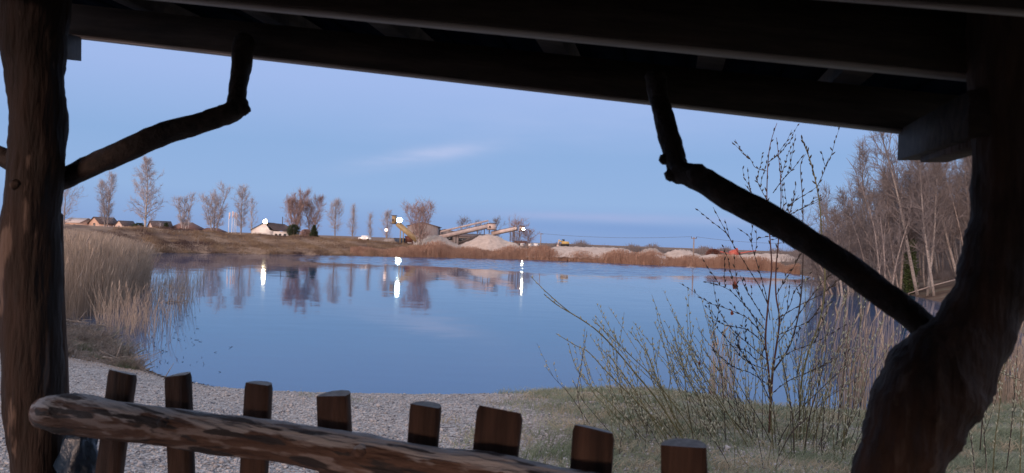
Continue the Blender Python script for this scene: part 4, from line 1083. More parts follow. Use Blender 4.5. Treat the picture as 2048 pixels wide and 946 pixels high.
branch(wl(128, 640, .06), wl(176, 645, .06), .05, 'dark driftwood log floating in front of the reed bed', 2, 3)
branch(wl(182, 652, .08), wl(212, 649, .08), .05, 'greyish driftwood stick in shallow water left of the beach', 3, 4)
branch(wl(226, 676, .1), wl(238, 660, .3), .03, 'bent driftwood stick poking up from the water near the reeds', 1, 5)
branch(wl(330, 604, .04), wl(376, 602, .04), .04, 'thin dark stick lying flat on the water right of the reeds', 0, 6)
branch(wl(300, 765, .2), wl(345, 772, .2), .02, 'thin twig on the gravel between the first two pickets', 2, 7)
# dark wet debris line at the water edge
mb = MB(); n_ = 1500
seg = LAKE[:9]; f = rng.uniform(0, 7.99, n_); i0 = f.astype(int); fr = (f - i0)[:, None]
c = seg[i0] * (1 - fr) + seg[i0 + 1] * fr; c = c + np.column_stack([rng.normal(0, .08, n_), -.12 - np.abs(rng.normal(0, .14, n_))])
k = rng.uniform(0, 1, n_) < (.25 + .75 * sstep(0, .5, wav(c[:, 0], c[:, 1], 1.3))); c = c[k]
p0 = np.column_stack([c, tz(c[:, 0], c[:, 1]) + .012]); d = rng.normal(0, .05, (len(c), 3)); d[:, 2] = np.abs(d[:, 2]) * .25
mb.prisms(p0 - d * .5, p0 + d, .008, .004, 3)
tag(mb.build('shore_debris', M_stem_dark), 'dark line of washed up twigs and leaves along the beach edge', 'debris', None, 'stuff')

mb = MB(); pxf = np.concatenate([rng.uniform(262, 400, 90), rng.uniform(400, 480, 8)]); pyf = np.concatenate([rng.uniform(600, 735, 90), rng.uniform(560, 760, 14)])
c = np.array([tuple(G(a, b, .008)) for a, b in zip(pxf, pyf)]); c = c[sdist(c[:, 0], c[:, 1]) < -.1]
d = rng.normal(0, .03, (len(c), 3)); d[:, 2] = np.abs(d[:, 2]) * .8
mb.prisms(c - d * .5, c + d, .006, .004, 4)
tag(mb.build('floating_bits', M_stem_dark), 'dark bits of reed and leaf floating beside the left reed bed', 'debris', None, 'stuff')

# ------------------------------------------------------------------ reeds beside the right post
def clump(name, lab, px_rng, py_rng, n_, hr, r, lean, m, plume, z=None):
    px_ = rng.uniform(*px_rng, n_ * 2); py_ = rng.uniform(*py_rng, n_ * 2)
    pts = np.array([tuple(G(a, b, .25)) for a, b in zip(px_, py_)])[:n_]
    zz = np.maximum(tz(pts[:, 0], pts[:, 1]), -.25)
    mb = MB(); stalks(mb, pts[:, :2], zz, rng.uniform(*hr, len(pts)), r, lean, rng, plume)
    return tag(mb.build(name, m), lab, 'reeds', None, 'stuff')
clump('reed_clump', 'tan dry reeds standing left of the crooked right post', (1675, 1790), (815, 850), 150, (.9, 2.1), .0065, .08, M_reed, .25)
clump('reed_clump', 'sparse dry reeds in the water behind the red stemmed sapling', (1600, 1690), (812, 845), 40, (1.0, 2.3), .006, .07, M_reed, .3)
clump('reed_clump', 'pale thin reeds rising between the sapling and the willow shoots', (1415, 1470), (800, 825), 70, (.6, 1.45), .006, .08, M_reed, .2)
clump('reed_clump', 'dense tan reeds filling the gap right of the crooked post', (1940, 2120), (770, 835), 600, (.6, 1.5), .007, .1, M_reed, .2)

# ------------------------------------------------------------------ sapling and willow shoots
def smooth(pts, n=5):
    out = []
    for i in range(len(pts) - 1):
        p0, p1, p2, p3 = pts[max(i - 1, 0)], pts[i], pts[i + 1], pts[min(i + 2, len(pts) - 1)]
        for k in range(n):
            t = k / n
            out.append(.5 * ((2 * p1) + (p2 - p0) * t + (2 * p0 - 5 * p1 + 4 * p2 - p3) * t * t + (3 * p1 - p0 - 3 * p2 + p3) * t ** 3))
    out.append(pts[-1]); return out
def shoot(px_pts, D0, D1, ra, rb, parent, m, name='stem', n=5):
    k = len(px_pts) - 1
    pts = smooth([P(x, y, D0 + (D1 - D0) * i / k) for i, (x, y) in enumerate(px_pts)], n)
    mb = MB(); mb.tube(pts, [ra + (rb - ra) * i / (len(pts) - 1) for i in range(len(pts))], 5)
    mb.build(name, m, parent, True); return pts
def spindle(mb, c, d, ln, r, n=5):
    mb.tube([c, c + d * ln * .3, c + d * ln * .7, c + d * ln], [r * .35, r, r * .85, r * .15], n, True)
rr_ = random.Random(4)
def buds(mb, pts, f0, step, ln, r, spread=.6):
    i = int(f0 * len(pts)); acc = 0; side = 1
    while i < len(pts) - 1:
        seg = (pts[i + 1] - pts[i]); Ls = seg.length; pos = 0
        while acc < Ls:
            c = pts[i] + seg * (acc / Ls); t = seg.normalized()
            o = Vector((rr_.uniform(-1, 1), rr_.uniform(-1, 1), rr_.uniform(-.3, .6)))
            d = (t + o * spread).normalized()
            spindle(mb, c, d, ln * rr_.uniform(.7, 1.25), r)
            acc += step * rr_.uniform(.7, 1.4)
        acc -= Ls; i += 1
base = GH(1538, 868); DS = base.y
print('sapling distance', DS, base)
t = thing('young_sapling', 'tall leafless sapling with reddish double stem and dark buds before the lake', 'sapling', base)
bm_ = MB()
stems = [
    ([(1538, 870), (1541, 800), (1537, 740), (1531, 680), (1536, 610), (1543, 540), (1541, 490), (1534, 407), (1536, 325), (1542, 283), (1554, 246)], .0135, .0026, M_stem_red),
    ([(1540, 860), (1542, 800), (1546, 740), (1556, 670), (1559, 635), (1552, 590), (1552, 540), (1557, 480), (1561, 428), (1562, 370), (1558, 320), (1553, 275)], .013, .0026, M_stem_red),
    ([(1546, 742), (1580, 690), (1600, 610), (1606, 520), (1606, 465), (1605, 395), (1601, 333), (1611, 308)], .009, .0025, M_stem_dark),
    ([(1604, 905), (1600, 800), (1612, 720), (1640, 640), (1650, 560), (1644, 485), (1640, 415), (1632, 366), (1620, 320), (1604, 278)], .011, .005, M_stem_green),
]
allp = []
for pl, ra, rb, m in stems:
    pts = shoot(pl, DS, DS + rr_.uniform(-.25, .25), ra, rb, t, m); allp.append(pts)
buds(bm_, allp[0], .6, .10, .05, .008); buds(bm_, allp[1], .55, .10, .05, .008); buds(bm_, allp[2], .5, .09, .05, .008); buds(bm_, allp[3], .72, .035, .05, .009)
side = [
    [(1533, 342), (1511, 335), (1503, 322), (1494, 309)], [(1533, 421), (1517, 403), (1503, 386), (1490, 369)], [(1541, 470), (1560, 440), (1583, 407), (1612, 388), (1640, 370)],
    [(1546, 386), (1565, 360), (1588, 335), (1607, 309)], [(1635, 372), (1649, 341), (1657, 316)], [(1556, 460), (1580, 430), (1598, 420), (1648, 392)], [(1536, 325), (1562, 305), (1574, 286)],
    [(1560, 360), (1566, 340), (1572, 322)], [(1534, 400), (1520, 375), (1511, 352)], [(1604, 440), (1590, 455), (1570, 470), (1545, 480)], [(1562, 480), (1575, 450), (1580, 425), (1592, 370)],
    [(1530, 700), (1510, 640), (1480, 600), (1450, 575), (1408, 563)], [(1530, 680), (1500, 640), (1460, 620), (1430, 610), (1412, 606)], [(1536, 610), (1520, 575), (1500, 542), (1479, 509), (1461, 480), (1446, 452), (1426, 414)],
    [(1540, 640), (1532, 590), (1515, 530), (1505, 497), (1500, 475), (1475, 456)], [(1531, 690), (1495, 660), (1450, 650), (1415, 632)], [(1534, 720), (1500, 690), (1465, 660), (1440, 625), (1436, 598)],
    [(1535, 740), (1490, 720), (1455, 680), (1430, 650), (1418, 615)], [(1530, 660), (1490, 610), (1470, 575), (1462, 545)], [(1530, 640), (1505, 600), (1490, 575), (1480, 550)],
    [(1552, 690), (1590, 640), (1625, 590), (1650, 560), (1670, 545)], [(1556, 670), (1590, 655), (1620, 640), (1650, 600)], [(1548, 720), (1590, 700), (1640, 680), (1690, 650)], [(1546, 745), (1575, 700), (1590, 660), (1600, 600), (1600, 570)],
    [(1553, 590), (1570, 560), (1590, 530), (1600, 505)], [(1558, 650), (1580, 610), (1588, 580)], [(1531, 690), (1515, 720), (1490, 700), (1450, 690)], [(1540, 800), (1510, 740), (1480, 700), (1470, 660)],
    [(1540, 790), (1580, 760), (1640, 735), (1700, 700)], [(1538, 770), (1500, 745), (1470, 735), (1425, 700)], [(1552, 640), (1600, 610), (1640, 590), (1668, 570)],
]
for pl in side:
    pts = shoot(pl, DS, DS + rr_.uniform(-.35, .35), .0046, .002, t, M_stem_dark, 'twig', 4)
    buds(bm_, pts, .15, .075, .045, .0075)
    for q in range(2):
        i_ = int(len(pts) * rr_.uniform(.25, .85)); i_ = min(i_, len(pts) - 2)
        d = (pts[i_ + 1] - pts[i_]).normalized(); o = Vector((rr_.uniform(-1, 1), rr_.uniform(-.6, .6), rr_.uniform(-.1, .9)))
        d2 = (d + o * .75).normalized(); ln = rr_.uniform(.15, .42)
        sub = [pts[i_] + d2 * ln * f + Vector((0, 0, .1 * ln * f * f)) + Vector((rr_.uniform(-1, 1), 0, rr_.uniform(-1, 1))) * .012 * (f > 0) for f in (0, .33, .66, 1)]
        mb = MB(); mb.tube(sub, [.0028, .0024, .002, .0014], 5); mb.build('twig', M_stem_dark, t, True); buds(bm_, sub, .1, .07, .045, .0075)
tag(bm_.build('buds', M_bud, t), None, None, None, 'stuff')
for (x, y, s) in ((1470, 571, .055), (1464, 626, .032), (1399, 727, .026)):
    mb = MB(); c = P(x, y, DS); V = [c + Vector(v) * s for v in ((-.1, 0, 1), (.75, .2, -.2), (.25, -.25, -.6), (-.3, .1, -.75), (-.6, -.1, .1), (0, .22, -.1))]
    mb.add([tuple(v) for v in V], None, [(0, 1, 5), (1, 2, 5), (2, 3, 5), (3, 4, 5), (4, 0, 5), (1, 0, 4), (1, 4, 3), (1, 3, 2)])
    mb.build('dead_leaf', M_leaf, t)

def catkins(mb, pts, f0, step, ln, r):
    i = int(f0 * len(pts)); acc = 0
    while i < len(pts) - 1:
        seg = pts[i + 1] - pts[i]; Ls = max(seg.length, 1e-4)
        while acc < Ls:
            c = pts[i] + seg * (acc / Ls); tdir = seg.normalized()
            o = Vector((rr_.choice((-1, 1)) * rr_.uniform(.4, 1), rr_.uniform(-.6, .6), rr_.uniform(0, .6)))
            d = (tdir * .8 + o * .8).normalized(); l_ = ln * rr_.uniform(.6, 1.2)
            mid = c + d * l_ * .5; e = mid + (d + Vector((0, 0, .7))).normalized() * l_ * .5
            mb.tube([c, c.lerp(mid, .6), mid, e], [r * .4, r, r, r * .3], 5)
            acc += step * rr_.uniform(.7, 1.5)
        acc -= Ls; i += 1
def willow(name, lab, shoots, group=None, catk=M_catkin, dens=.07):
    b0 = shoots[0][0][-1]
    g0 = GH(min(b0[0], 2000), min(b0[1], 940))
    t = thing(name, lab, 'shrub', g0, group); cm = MB(); rest = MB(); ntw = 0
    for pl, ra, rb, f0, m, D in shoots:
        pl = pl[::-1]
        # root the shoot in the ground below its lowest drawn point
        pts = shoot(pl, D, D + rr_.uniform(-.2, .2), ra, rb, t, m)
        if f0 < .95:
            for q in range(rr_.choice((1, 2, 2, 3))):
                i_ = min(int(len(pts) * rr_.uniform(.3, .85)), len(pts) - 2); d = (pts[i_ + 1] - pts[i_]).normalized()
                d2 = (d + Vector((rr_.uniform(-1, 1), rr_.uniform(-.7, .7), rr_.uniform(-.2, .8))) * .55).normalized(); ln = rr_.uniform(.15, .5)
                sub = [pts[i_] + d2 * ln * f + Vector((0, 0, .12 * ln * f * f)) for f in (0, .33, .66, 1)]
                ntw += 1; sb = MB() if ntw <= 95 else rest
                sb.tube(sub, [rb * 1.15, rb, rb * .85, rb * .6], 5); catkins(cm, sub, .25, dens * .85, .033, .006)
                if ntw <= 95: sb.build('twig', m, t, True)
        if f0 < 1: catkins(cm, pts, f0, dens * .85, .037, .0066)
    if rest.V: tag(rest.build('twig', M_stem_green, t, True), None, None, None, 'stuff')
    if cm.V: tag(cm.build('catkins', catk, t), None, None, None, 'stuff')
    return t
def Dof(px, py): return GH(px, min(py, 945)).y
big = [([(1088, 588), (1115, 610), (1160, 637), (1195, 662), (1232, 700), (1272, 748), (1315, 800), (1360, 868), (1418, 950), (1450, 1000)], .010, .004, .45, M_stem_green, 6.6),
       ([(1184, 638), (1215, 668), (1260, 710), (1310, 760), (1370, 840), (1440, 950)], .006, .002, .7, M_stem_green, 6.7),
       ([(1112, 667), (1150, 690), (1178, 705), (1215, 745), (1260, 790), (1330, 860), (1400, 950)], .007, .0025, .4, M_stem_green, 6.7),
       ([(1138, 690), (1150, 730), (1175, 765), (1215, 800), (1280, 870), (1350, 950)], .005, .002, .45, M_stem_green, 6.6),
       ([(1174, 662), (1168, 700), (1160, 745), (1155, 790), (1170, 850), (1200, 930), (1206, 960)], .0045, .002, .35, M_stem_dark, 7.2),
       ([(1228, 655), (1232, 700), (1238, 760), (1260, 830), (1300, 950)], .0045, .002, .5, M_stem_green, 6.9),
       ([(1257, 661), (1282, 690), (1300, 720), (1322, 780), (1360, 850), (1430, 950)], .0055, .002, .45, M_stem_green, 6.8),
       ([(1308, 643), (1322, 675), (1335, 715), (1341, 760), (1340, 800), (1380, 950)], .005, .002, .4, M_stem_green, 6.9),
       ([(1304, 675), (1310, 720), (1322, 770), (1345, 830), (1400, 950)], .0045, .002, .4, M_stem_green, 6.9),
       ([(1090, 732), (1112, 760), (1140, 790), (1180, 850), (1230, 930)], .004, .0015, .9, M_stem_dark, 7.3),
       ([(1195, 690), (1225, 720), (1255, 760), (1300, 830), (1380, 950)], .005, .002, .4, M_stem_green, 6.6),
       ([(1145, 760), (1165, 800), (1190, 830), (1250, 900), (1290, 950)], .004, .0015, .8, M_stem_dark, 6.9),
       ([(1205, 735), (1225, 780), (1250, 830), (1310, 930)], .004, .0015, .45, M_stem_green, 6.9)]
mid = []
for pl in ([(1354, 641), (1372, 680), (1395, 725), (1420, 770), (1470, 850), (1530, 950)], [(1347, 650), (1356, 700), (1372, 745), (1400, 800), (1450, 900), (1470, 950)], [(1395, 656), (1420, 690), (1455, 730), (1490, 790), (1540, 880), (1560, 950)],
           [(1345, 680), (1362, 730), (1390, 780), (1440, 850), (1500, 950)], [(1388, 650), (1378, 700), (1370, 760), (1380, 840), (1400, 950)], [(1420, 640), (1436, 700), (1445, 770), (1450, 850), (1452, 950)],
           [(1460, 655), (1462, 720), (1470, 790), (1490, 880), (1520, 950)], [(1408, 700), (1440, 745), (1475, 790), (1500, 850), (1530, 950)], [(1365, 705), (1400, 760), (1440, 810), (1500, 880), (1545, 950)]):
    mid.append((pl, .005, .002, .35, rr_.choice((M_stem_dark, M_stem_green, M_stem_dark)), rr_.uniform(6.6, 7.6)))
for i in range(38):
    x0 = rr_.uniform(1390, 1570); ln_ = rr_.uniform(140, 300); lean_ = rr_.uniform(-.15, .75)
    y0 = rr_.uniform(880, 950); xt = x0 - lean_ * ln_ + rr_.uniform(-15, 15)
    mid.append(([(xt, y0 - ln_), (xt * .72 + x0 * .28 + rr_.uniform(-6, 6), y0 - ln_ * .72), (xt * .38 + x0 * .62 + rr_.uniform(-8, 8), y0 - ln_ * .4), (x0, y0), (x0 + 12, y0 + 60)], .0045, .0017, .35, rr_.choice((M_stem_dark, M_stem_green)), rr_.uniform(6.8, 9.0)))
willow('willow_bush', 'darker upright willow bush with small catkins just left of the sapling', mid, dens=.08)
for i in range(38):
    x0 = rr_.uniform(1250, 1520); ln_ = rr_.uniform(110, 240); lean_ = rr_.uniform(.25, .95)
    y0 = rr_.uniform(860, 950); xt = x0 - lean_ * ln_ + rr_.uniform(-12, 12)
    big.append(([(xt, y0 - ln_), (xt * .7 + x0 * .3 - 4, y0 - ln_ * .68), (xt * .35 + x0 * .65, y0 - ln_ * .35), (x0, y0), (x0 + 25, y0 + 60)], .0042, .0016, .35, rr_.choice((M_stem_green, M_stem_green, M_stem_dark)), rr_.uniform(6.4, 8.2)))
willow('willow_bush', 'slanting willow bush with greenish catkin shoots, its longest shoot pointing up left', big)
right_ = []
for i in range(38):
    x0 = rr_.uniform(1550, 1700); ln_ = rr_.uniform(150, 330); lean_ = rr_.uniform(-.5, .25)
    y0 = rr_.uniform(880, 950); xt = x0 - lean_ * ln_
    right_.append(([(xt, y0 - ln_), (xt * .7 + x0 * .3 - 6, y0 - ln_ * .68), (xt * .35 + x0 * .65 + 5, y0 - ln_ * .35), (x0, y0), (x0 + 5, y0 + 60)], .0045, .0016, .4, rr_.choice((M_stem_green, M_stem_dark)), rr_.uniform(6.4, 8.6)))
for pl in ([(1610, 560), (1612, 640), (1622, 720), (1616, 800), (1612, 880), (1610, 960)], [(1690, 590), (1688, 650), (1670, 720), (1650, 800), (1630, 880), (1615, 960)], [(1658, 600), (1640, 660), (1612, 700), (1604, 760), (1608, 850), (1605, 960)],
           [(1720, 690), (1690, 730), (1650, 770), (1600, 820), (1560, 880), (1540, 960)], [(1700, 760), (1660, 790), (1620, 830), (1580, 870), (1540, 950)], [(1580, 640), (1592, 720), (1598, 790), (1600, 870), (1602, 960)],
           [(1640, 610), (1652, 690), (1640, 760), (1620, 830), (1600, 960)], [(1700, 640), (1692, 700), (1686, 770), (1676, 850), (1670, 960)], [(1560, 700), (1575, 770), (1585, 840), (1590, 960)], [(1730, 600), (1715, 680), (1700, 760), (1690, 850), (1680, 960)]):
    right_.append((pl, .0055, .002, .4, rr_.choice((M_stem_green, M_stem_dark, M_stem_green)), rr_.uniform(6.2, 7.4)))
willow('willow_bush', 'tangled greenish willow bush between the sapling and the crooked right post', right_, dens=.10)
low = []
for i in range(46):
    x = rr_.uniform(1190, 1720); y = rr_.uniform(780, 870); dx = rr_.uniform(-20, 90) * (1 if x < 1540 else -.6)
    low.append(([(x, y), (x + dx * .4, y + 50), (x + dx, min(y + 130, 960)), (x + dx * 1.2, 1000)], .0035, .0014, .5 if i % 2 else 1, rr_.choice((M_stem_green, M_stem_dark)), rr_.uniform(5.6, 7.2)))
willow('willow_bush', 'low tangle of short willow shoots spreading over the frosty grass', low, dens=.09)
rw = []
for pl in ([(1990, 720), (2000, 800), (1990, 880), (1985, 960)], [(2035, 700), (2028, 790), (2020, 880), (2010, 960)], [(1960, 800), (1968, 870), (1975, 960)], [(2062, 770), (2000, 745), (1975, 735), (1960, 900)], [(2050, 800), (2042, 880), (2040, 960)], [(1935, 850), (1945, 900), (1950, 960)]):
    rw.append((pl, .005, .002, .3, rr_.choice((M_stem_green, M_stem_dark)), rr_.uniform(5.2, 6.2)))
willow('willow_bush', 'sparse willow shrub with pale catkins right of the crooked post', rw, catk=M_catkin, dens=.07)

# ------------------------------------------------------------------ the shelter
nrm = Vector((.26, .966, 0)).normalized()        # outward
ux = Vector((nrm.y, -nrm.x, 0))                  # along the front, to the right
def log(name, pts, m, parent, sides=18, wob=.05, seed=0, n=5, M=None, ends=True, knots=(), upright=False):
    """natural log through survey points (px, py, distance, width in px)"""
    cs = [P(x, y, D) for x, y, D, w in pts]; rs = [w * D / F / 2 * (math.cos(math.atan((x - 1024) / F)) if upright else 1) for x, y, D, w in pts]
    path = smooth(cs, n); rad_ = [v.x for v in smooth([Vector((r, 0, 0)) for r in rs], n)]
    if ends:
        d0 = (path[0] - path[1]).normalized(); d1 = (path[-1] - path[-2]).normalized()
        path = [path[0] + d0 * rad_[0] * .35] + path + [path[-1] + d1 * rad_[-1] * .35]
        rad_ = [rad_[0] * .72] + rad_ + [rad_[-1] * .72]
    mb = MB(); mb.tube(path, rad_, sides, True, wob, random.Random(seed))
    for (x, y, D, r) in knots:
        c = P(x, y, D); mb.ball(c, r, 10, 7, (1, 1, .9), .12, random.Random(seed + 1))
    return mb.build(name, m, parent, True, M)
base_l = on(70, 2.15)
sh_ = thing('wooden_shelter', 'dark rustic log shelter framing the view with crooked posts and plank roof', 'shelter', base_l)
D = 2.15
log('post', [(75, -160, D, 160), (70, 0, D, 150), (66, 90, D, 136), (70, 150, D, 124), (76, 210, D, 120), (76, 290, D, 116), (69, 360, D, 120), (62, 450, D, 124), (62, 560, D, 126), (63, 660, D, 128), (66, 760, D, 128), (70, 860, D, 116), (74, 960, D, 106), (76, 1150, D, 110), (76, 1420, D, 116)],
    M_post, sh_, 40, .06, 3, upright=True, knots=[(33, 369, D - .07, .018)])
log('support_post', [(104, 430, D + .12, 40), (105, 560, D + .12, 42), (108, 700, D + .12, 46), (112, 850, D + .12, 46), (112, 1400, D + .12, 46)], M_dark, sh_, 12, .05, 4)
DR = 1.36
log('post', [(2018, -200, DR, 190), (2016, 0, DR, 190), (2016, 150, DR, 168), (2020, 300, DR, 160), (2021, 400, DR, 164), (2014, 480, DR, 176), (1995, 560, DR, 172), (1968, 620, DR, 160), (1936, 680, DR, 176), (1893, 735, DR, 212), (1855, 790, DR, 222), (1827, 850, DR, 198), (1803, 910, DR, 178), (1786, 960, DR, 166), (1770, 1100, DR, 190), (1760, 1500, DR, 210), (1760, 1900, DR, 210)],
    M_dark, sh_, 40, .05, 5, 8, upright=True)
# braces: bent branches from post to roof beam
log('brace', [(95, 365, 2.26, 46), (135, 353, 2.24, 44), (200, 324, 2.22, 45), (270, 292, 2.20, 43), (345, 262, 2.22, 46), (420, 240, 2.24, 41), (462, 224, 2.26, 40), (480, 205, 2.28, 42)], M_brace, sh_, 18, .10, 6, knots=[(348, 252, 2.21, .022), (487, 219, 2.26, .022)])
log('brace', [(470, 222, 2.27, 42), (473, 205, 2.28, 38), (478, 165, 2.31, 36), (484, 120, 2.34, 38), (490, 80, 2.36, 42)], M_brace, sh_, 16, .09, 7)
log('brace', [(1900, 692, 1.44, 66), (1850, 654, 1.46, 56), (1780, 598, 1.50, 53), (1700, 540, 1.55, 55), (1620, 484, 1.60, 54), (1540, 437, 1.65, 54), (1460, 393, 1.70, 55), (1400, 359, 1.74, 52), (1352, 340, 1.78, 38)], M_brace, sh_, 20, .09, 8, knots=[(1398, 350, 1.73, .03), (1343, 350, 1.78, .018)])
log('brace', [(1362, 352, 1.78, 48), (1352, 325, 1.80, 44), (1340, 280, 1.83, 42), (1328, 235, 1.87, 40), (1318, 195, 1.90, 40), (1310, 150, 1.92, 42)], M_brace, sh_, 16, .09, 9, knots=[(1331, 318, 1.81, .016)])
log('brace', [(40, 330, 2.2, 44), (0, 312, 2.2, 40), (-80, 280, 2.2, 40), (-170, 200, 2.2, 40)], M_brace, sh_, 12, .05, 10)
# purlins, cantilevers, rafters, roof
eA0, eA1 = P(165, 72, 2.55), P(1790, 258, 2.0)
du = (eA1 - eA0).normalized(); Lh = (eA1 - eA0).length
hn = Vector((-du.y, du.x, 0)).normalized()
if hn.y < 0: hn = -hn
upv = hn.cross(du); upv = upv if upv.z > 0 else -upv
def purlin(name, off, dz, w, h, s0, s1, m=M_plank, edge=None):
    """board on edge parallel to the eave; off metres inside it"""
    a = eA0 + du * s0 - hn * off + upv * (dz + h / 2); b = eA0 + du * s1 - hn * off + upv * (dz + h / 2)
    Mx = Matrix.Translation(a) @ Matrix((du, hn, upv)).transposed().to_4x4()
    mb = MB(); mb.beam(a, b, w, h, hn); o = mb.build(name, m, sh_, False, Mx)
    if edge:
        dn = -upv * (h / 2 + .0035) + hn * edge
        mb = MB(); mb.beam(a + dn, b + dn, w * .62, .006, hn); mb.build('lit_edge_strip', M_lit_edge, o, False, Mx.copy())  # added pale strip: sawn edge with light on the underside painted in
    return o
# nearer purlins found from the same roof plane
def off_of(px, py):
    d = ray(px, py); n_ = upv
    tt = (eA0 - CAM).dot(n_) / d.dot(n_); q = CAM + d * tt
    return (eA0 - q).dot(hn), (q - eA0).dot(du)
oB, sB0 = off_of(330, 0); oB2, sB1 = off_of(1910, 150)
oC, sC0 = off_of(1240, 1); _, sC1 = off_of(1420, 10); oD, sD0 = off_of(1520, 15); _, sD1 = off_of(1880, 38)
print('purlins', oB, oB2, oC, oD, sB0, sB1, Lh)
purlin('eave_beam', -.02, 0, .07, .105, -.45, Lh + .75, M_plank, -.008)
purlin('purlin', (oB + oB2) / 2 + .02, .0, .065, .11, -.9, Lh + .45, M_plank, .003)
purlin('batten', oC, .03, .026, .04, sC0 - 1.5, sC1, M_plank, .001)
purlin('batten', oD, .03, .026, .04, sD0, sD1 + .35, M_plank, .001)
purlin('purlin', (oB + oB2) / 2 + .62, .04, .06, .11, -.9, Lh + .6)
for (px, py) in ((250, 5), (520, 32), (790, 72), (1110, 104), (1420, 130), (1700, 160)):
    d = ray(px, py); q0 = eA0 + upv * .112; tt = (q0 - CAM).dot(upv) / d.dot(upv); q = CAM + d * tt
    s_ = (q - eA0).dot(du)
    a = eA0 + du * s_ + upv * .142 + hn * .46; b = eA0 + du * s_ + upv * .142 - hn * 3.2
    mb = MB(); mb.beam(a, b, .075, .06, du); mb.build('rafter', M_plank, sh_)
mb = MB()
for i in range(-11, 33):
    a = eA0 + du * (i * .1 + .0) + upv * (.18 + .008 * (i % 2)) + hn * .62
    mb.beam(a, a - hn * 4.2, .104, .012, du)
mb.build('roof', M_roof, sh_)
def canti(a, b, w, h):
    mb = MB(); mb.beam(a, b, w, h); mb.build('cantilever_beam', M_plank, sh_)
zc = 29
ca_ = P(1818, 296, 2.02); cb_ = P(2000, 235, 1.30)
mb = MB(); mb.beam(P(1826, 290, 2.03), P(1985, 226, 1.33), .075, .085); mb.build('cantilever_beam', M_plank, sh_)
mb = MB(); mb.beam(P(1868, 313, 1.86), P(1990, 272, 1.36), .06, .03); mb.build('cleat', M_dark, sh_)
mb = MB(); mb.beam(P(140, 96, 2.56), P(72, 82, 2.1), .07, .082); mb.build('cantilever_beam', M_plank, sh_)
# unseen shelter rear: posts, and back and side boards added to block light
bz = tz1(0, -1.7)
def back(s_): return Vector((0, 0, 0)) + ux * s_ - nrm * 1.75
for s_ in (-1.75, 1.75):
    q = back(s_); mb = MB(); mb.tube([(q.x, q.y, bz - .2), (q.x + .03, q.y, 2.6), (q.x, q.y, 4.0 - .11 * s_)], [.1, .09, .09], 14, True, .05); mb.build('post', M_dark, sh_, True)
mb = MB()
for i in range(24):
    q = back(-1.72 + i * .15); zt_ = 4.12 - .125 * (-1.72 + i * .15)
    mb.beam((q.x, q.y - .02, bz + .05 if i > 12 else 2.98), (q.x, q.y - .02, zt_), .145, .022, ux)   # gap added so low sun reaches the post and rail
mb.build('shade_back_wall', M_plank, sh_)
for sgn in (-1, 1):
    mb = MB(); st_q = back(1.80 * sgn)
    for i in range(20 if sgn < 0 else 15):
        q = st_q + nrm * (.08 + i * .15); zt_ = 4.10 - .125 * 1.80 * sgn
        mb.beam((q.x, q.y, tz1(q.x, q.y) + .04), (q.x, q.y, zt_), .145, .022, nrm)
    mb.build('shade_side_wall', M_plank, sh_)
mb = MB(); q0, q1 = back(-1.5) + nrm * .3, back(1.5) + nrm * .3
mb.beam((q0.x, q0.y, bz + .45), (q1.x, q1.y, bz + .45), .32, .05, nrm); mb.build('bench', M_plank, sh_)

# ------------------------------------------------------------------ log railing
g0 = on(200, 1.95)
rl = thing('log_railing', 'rustic railing of one peeled log over a row of split wooden pickets', 'railing', g0)
railp = [(84, 826, 1.98, 66), (115, 825, 1.96, 88), (160, 829, 1.95, 92), (250, 843, 1.9, 88), (400, 862, 1.86, 88), (560, 883, 1.8, 92), (690, 905, 1.74, 100), (760, 918, 1.70, 98), (850, 934, 1.66, 97), (950, 946, 1.62, 102), (1100, 976, 1.55, 104), (1250, 1004, 1.48, 112), (1400, 1040, 1.42, 116), (1600, 1085, 1.34, 124), (1740, 1110, 1.3, 130)]
ra_, rb2 = P(84, 826, 1.98), P(1740, 1110, 1.3)
dx_ = (rb2 - ra_).normalized(); dy_ = Vector((0, 0, 1)).cross(dx_).normalized(); dz_ = dx_.cross(dy_)
MR = Matrix.Translation(ra_) @ Matrix((dx_, dy_, dz_)).transposed().to_4x4()
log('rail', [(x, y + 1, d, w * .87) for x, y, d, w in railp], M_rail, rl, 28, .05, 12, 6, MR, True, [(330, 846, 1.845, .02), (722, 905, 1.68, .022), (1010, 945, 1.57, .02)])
def rail_depth(px): return float(np.interp(px, [p[0] for p in railp], [p[2] for p in railp]))
fd = Vector((-dx_.y, dx_.x, 0)).normalized()
if fd.y < 0: fd = -fd
fs = fd.cross(Vector((0, 0, 1))).normalized()
if fs.x < 0: fs = -fs
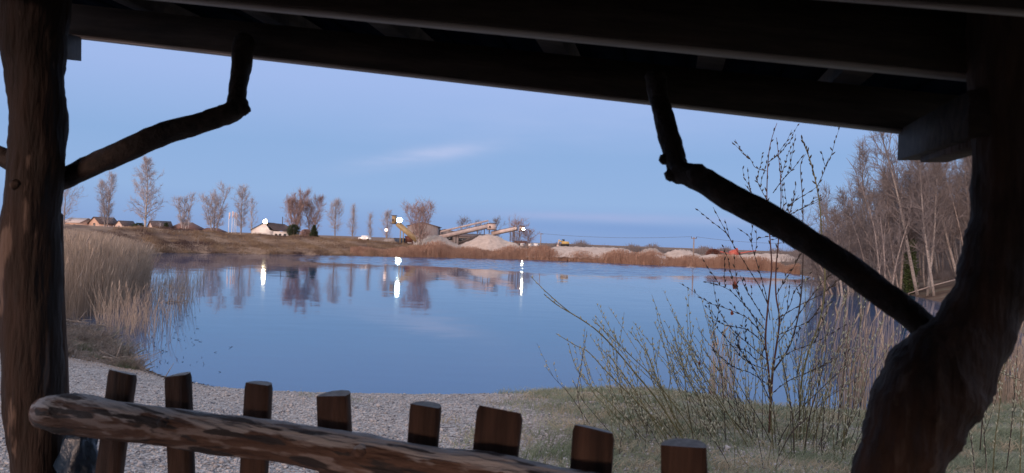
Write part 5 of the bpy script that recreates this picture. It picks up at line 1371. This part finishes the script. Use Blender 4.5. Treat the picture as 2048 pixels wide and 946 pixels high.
def picket(xt, yt, w, xb, yb, tilt, lab, crown=0.0, side_tilt=0.0):
    D = rail_depth(xt) + .10
    top, bot = P(xt, yt, D), P(xb, yb, D + .0)
    d = (bot - top).normalized(); top_w = w * D / F / 2
    L_ = (top.z - (tz1(top.x, top.y) - .1)) / -d.z
    bot = top + d * L_
    side_ = (fs - d * fs.dot(d)).normalized(); bk = d.cross(side_)
    if bk.y < 0: bk = -bk
    prof = [(-1, 0), (-.5, -.03), (.5, -.03), (1, 0), (1.0, .28), (.86, .62), (.55, .9), (0, 1.02), (-.55, .9), (-.86, .62), (-1.0, .28)]
    V = []; n_ = len(prof)
    for k, f in enumerate((0, .012, .15, .4, .7, 1)):
        c = top + (bot - top) * f; s_ = top_w * (.95 if k == 0 else 1) * (1 + .03 * math.sin(k * 2.1 + xt))
        for a, b2 in prof:
            v = c + side_ * (a * s_) + bk * (b2 * s_ * 1.15)
            if k <= 1: v = v - d * (b2 * tilt * s_ + a * side_tilt * s_)
            V.append(tuple(v))
    Q = [(k * n_ + i, k * n_ + (i + 1) % n_, (k + 1) * n_ + (i + 1) % n_, (k + 1) * n_ + i) for k in range(5) for i in range(n_)]
    mb = MB(); mb.add(V, Q, None, [list(range(5 * n_, 6 * n_))]); o = mb.build('picket', M_picket, rl)
    mc = MB(); mc.add(V[:n_], None, None, [list(range(n_))[::-1]]); cpp = mc.build('cut_top', M_cut, o)
    if lab: o['label'] = lab
for a in ((239, 744, 58, 212, 948, -.25, 'picket leaning to the right'), (350, 752, 55, 357, 948, .1, None, 0, .12), (513, 768, 57, 503, 948, 0, None), (662, 792, 71, 668, 948, .1, None, 0, .05),
          (849, 812, 64, 838, 948, .05, None), (998, 818, 92, 984, 948, -.3, 'widest picket with slanted top', 0, .0), (1186, 858, 82, 1180, 948, -.2, None, 0, -.08), (1366, 893, 92, 1368, 960, .05, None)):
    picket(*a)
# more pickets on to the right post, below the picture edge
for xt in (1560, 1700): picket(xt, 995 if xt < 1600 else 1030, 88, xt, 1100, 0, None)
# lower rail that the pickets stand against
q0, q1 = P(84, 1330, 2.0), P(1740, 1760, 1.32)
mb = MB(); mb.tube([q0.lerp(q1, i / 8) + Vector((0, .02, .01 * math.sin(i * 2))) for i in range(9)], [.05, .055, .052, .05, .054, .05, .052, .05, .05], 12, True, .05); mb.build('lower_rail', M_dark, rl, True)
# plastic bag caught between post and first picket
rg = random.Random(9); c = P(158, 925, 2.14)
t = thing('plastic_bag', 'dark blue crumpled plastic bag hanging between left post and first picket', 'bag', c + Vector((0, 0, -.17)))
mb = MB(); nu, nv = 22, 14; V = []
for j in range(nv + 1):
    f = j / nv; w_ = .052 * (math.sin(math.pi * (.16 + .80 * f)) ** .7)
    for i in range(nu):
        th_ = 6.2832 * i / nu; k_ = w_ * (1 + .2 * math.sin(5 * th_ + f * 9) + .14 * math.sin(9 * th_ - f * 14) + rg.uniform(-.06, .06))
        V.append((c.x + k_ * math.cos(th_), c.y + k_ * .8 * math.sin(th_), c.z + .09 - .27 * f))
Q = [(j * nu + i, j * nu + (i + 1) % nu, (j + 1) * nu + (i + 1) % nu, (j + 1) * nu + i) for j in range(nv) for i in range(nu)]
mb.add(V, Q, None, [list(range(nu)), list(range(nv * nu, (nv + 1) * nu))[::-1]]); mb.build('bag_body', M_bag, t)
mb = MB(); mb.tube([c + Vector((-.01, 0, .085)), c + Vector((-.015, -.01, .12)), c + Vector((.01, -.03, .14)), c + Vector((.02, 0, .085))], .008, 6); mb.build('handle', M_bag, t, True)

for o in bpy.data.objects:
    if o.type == 'MESH' and o.data.users > 0: pass
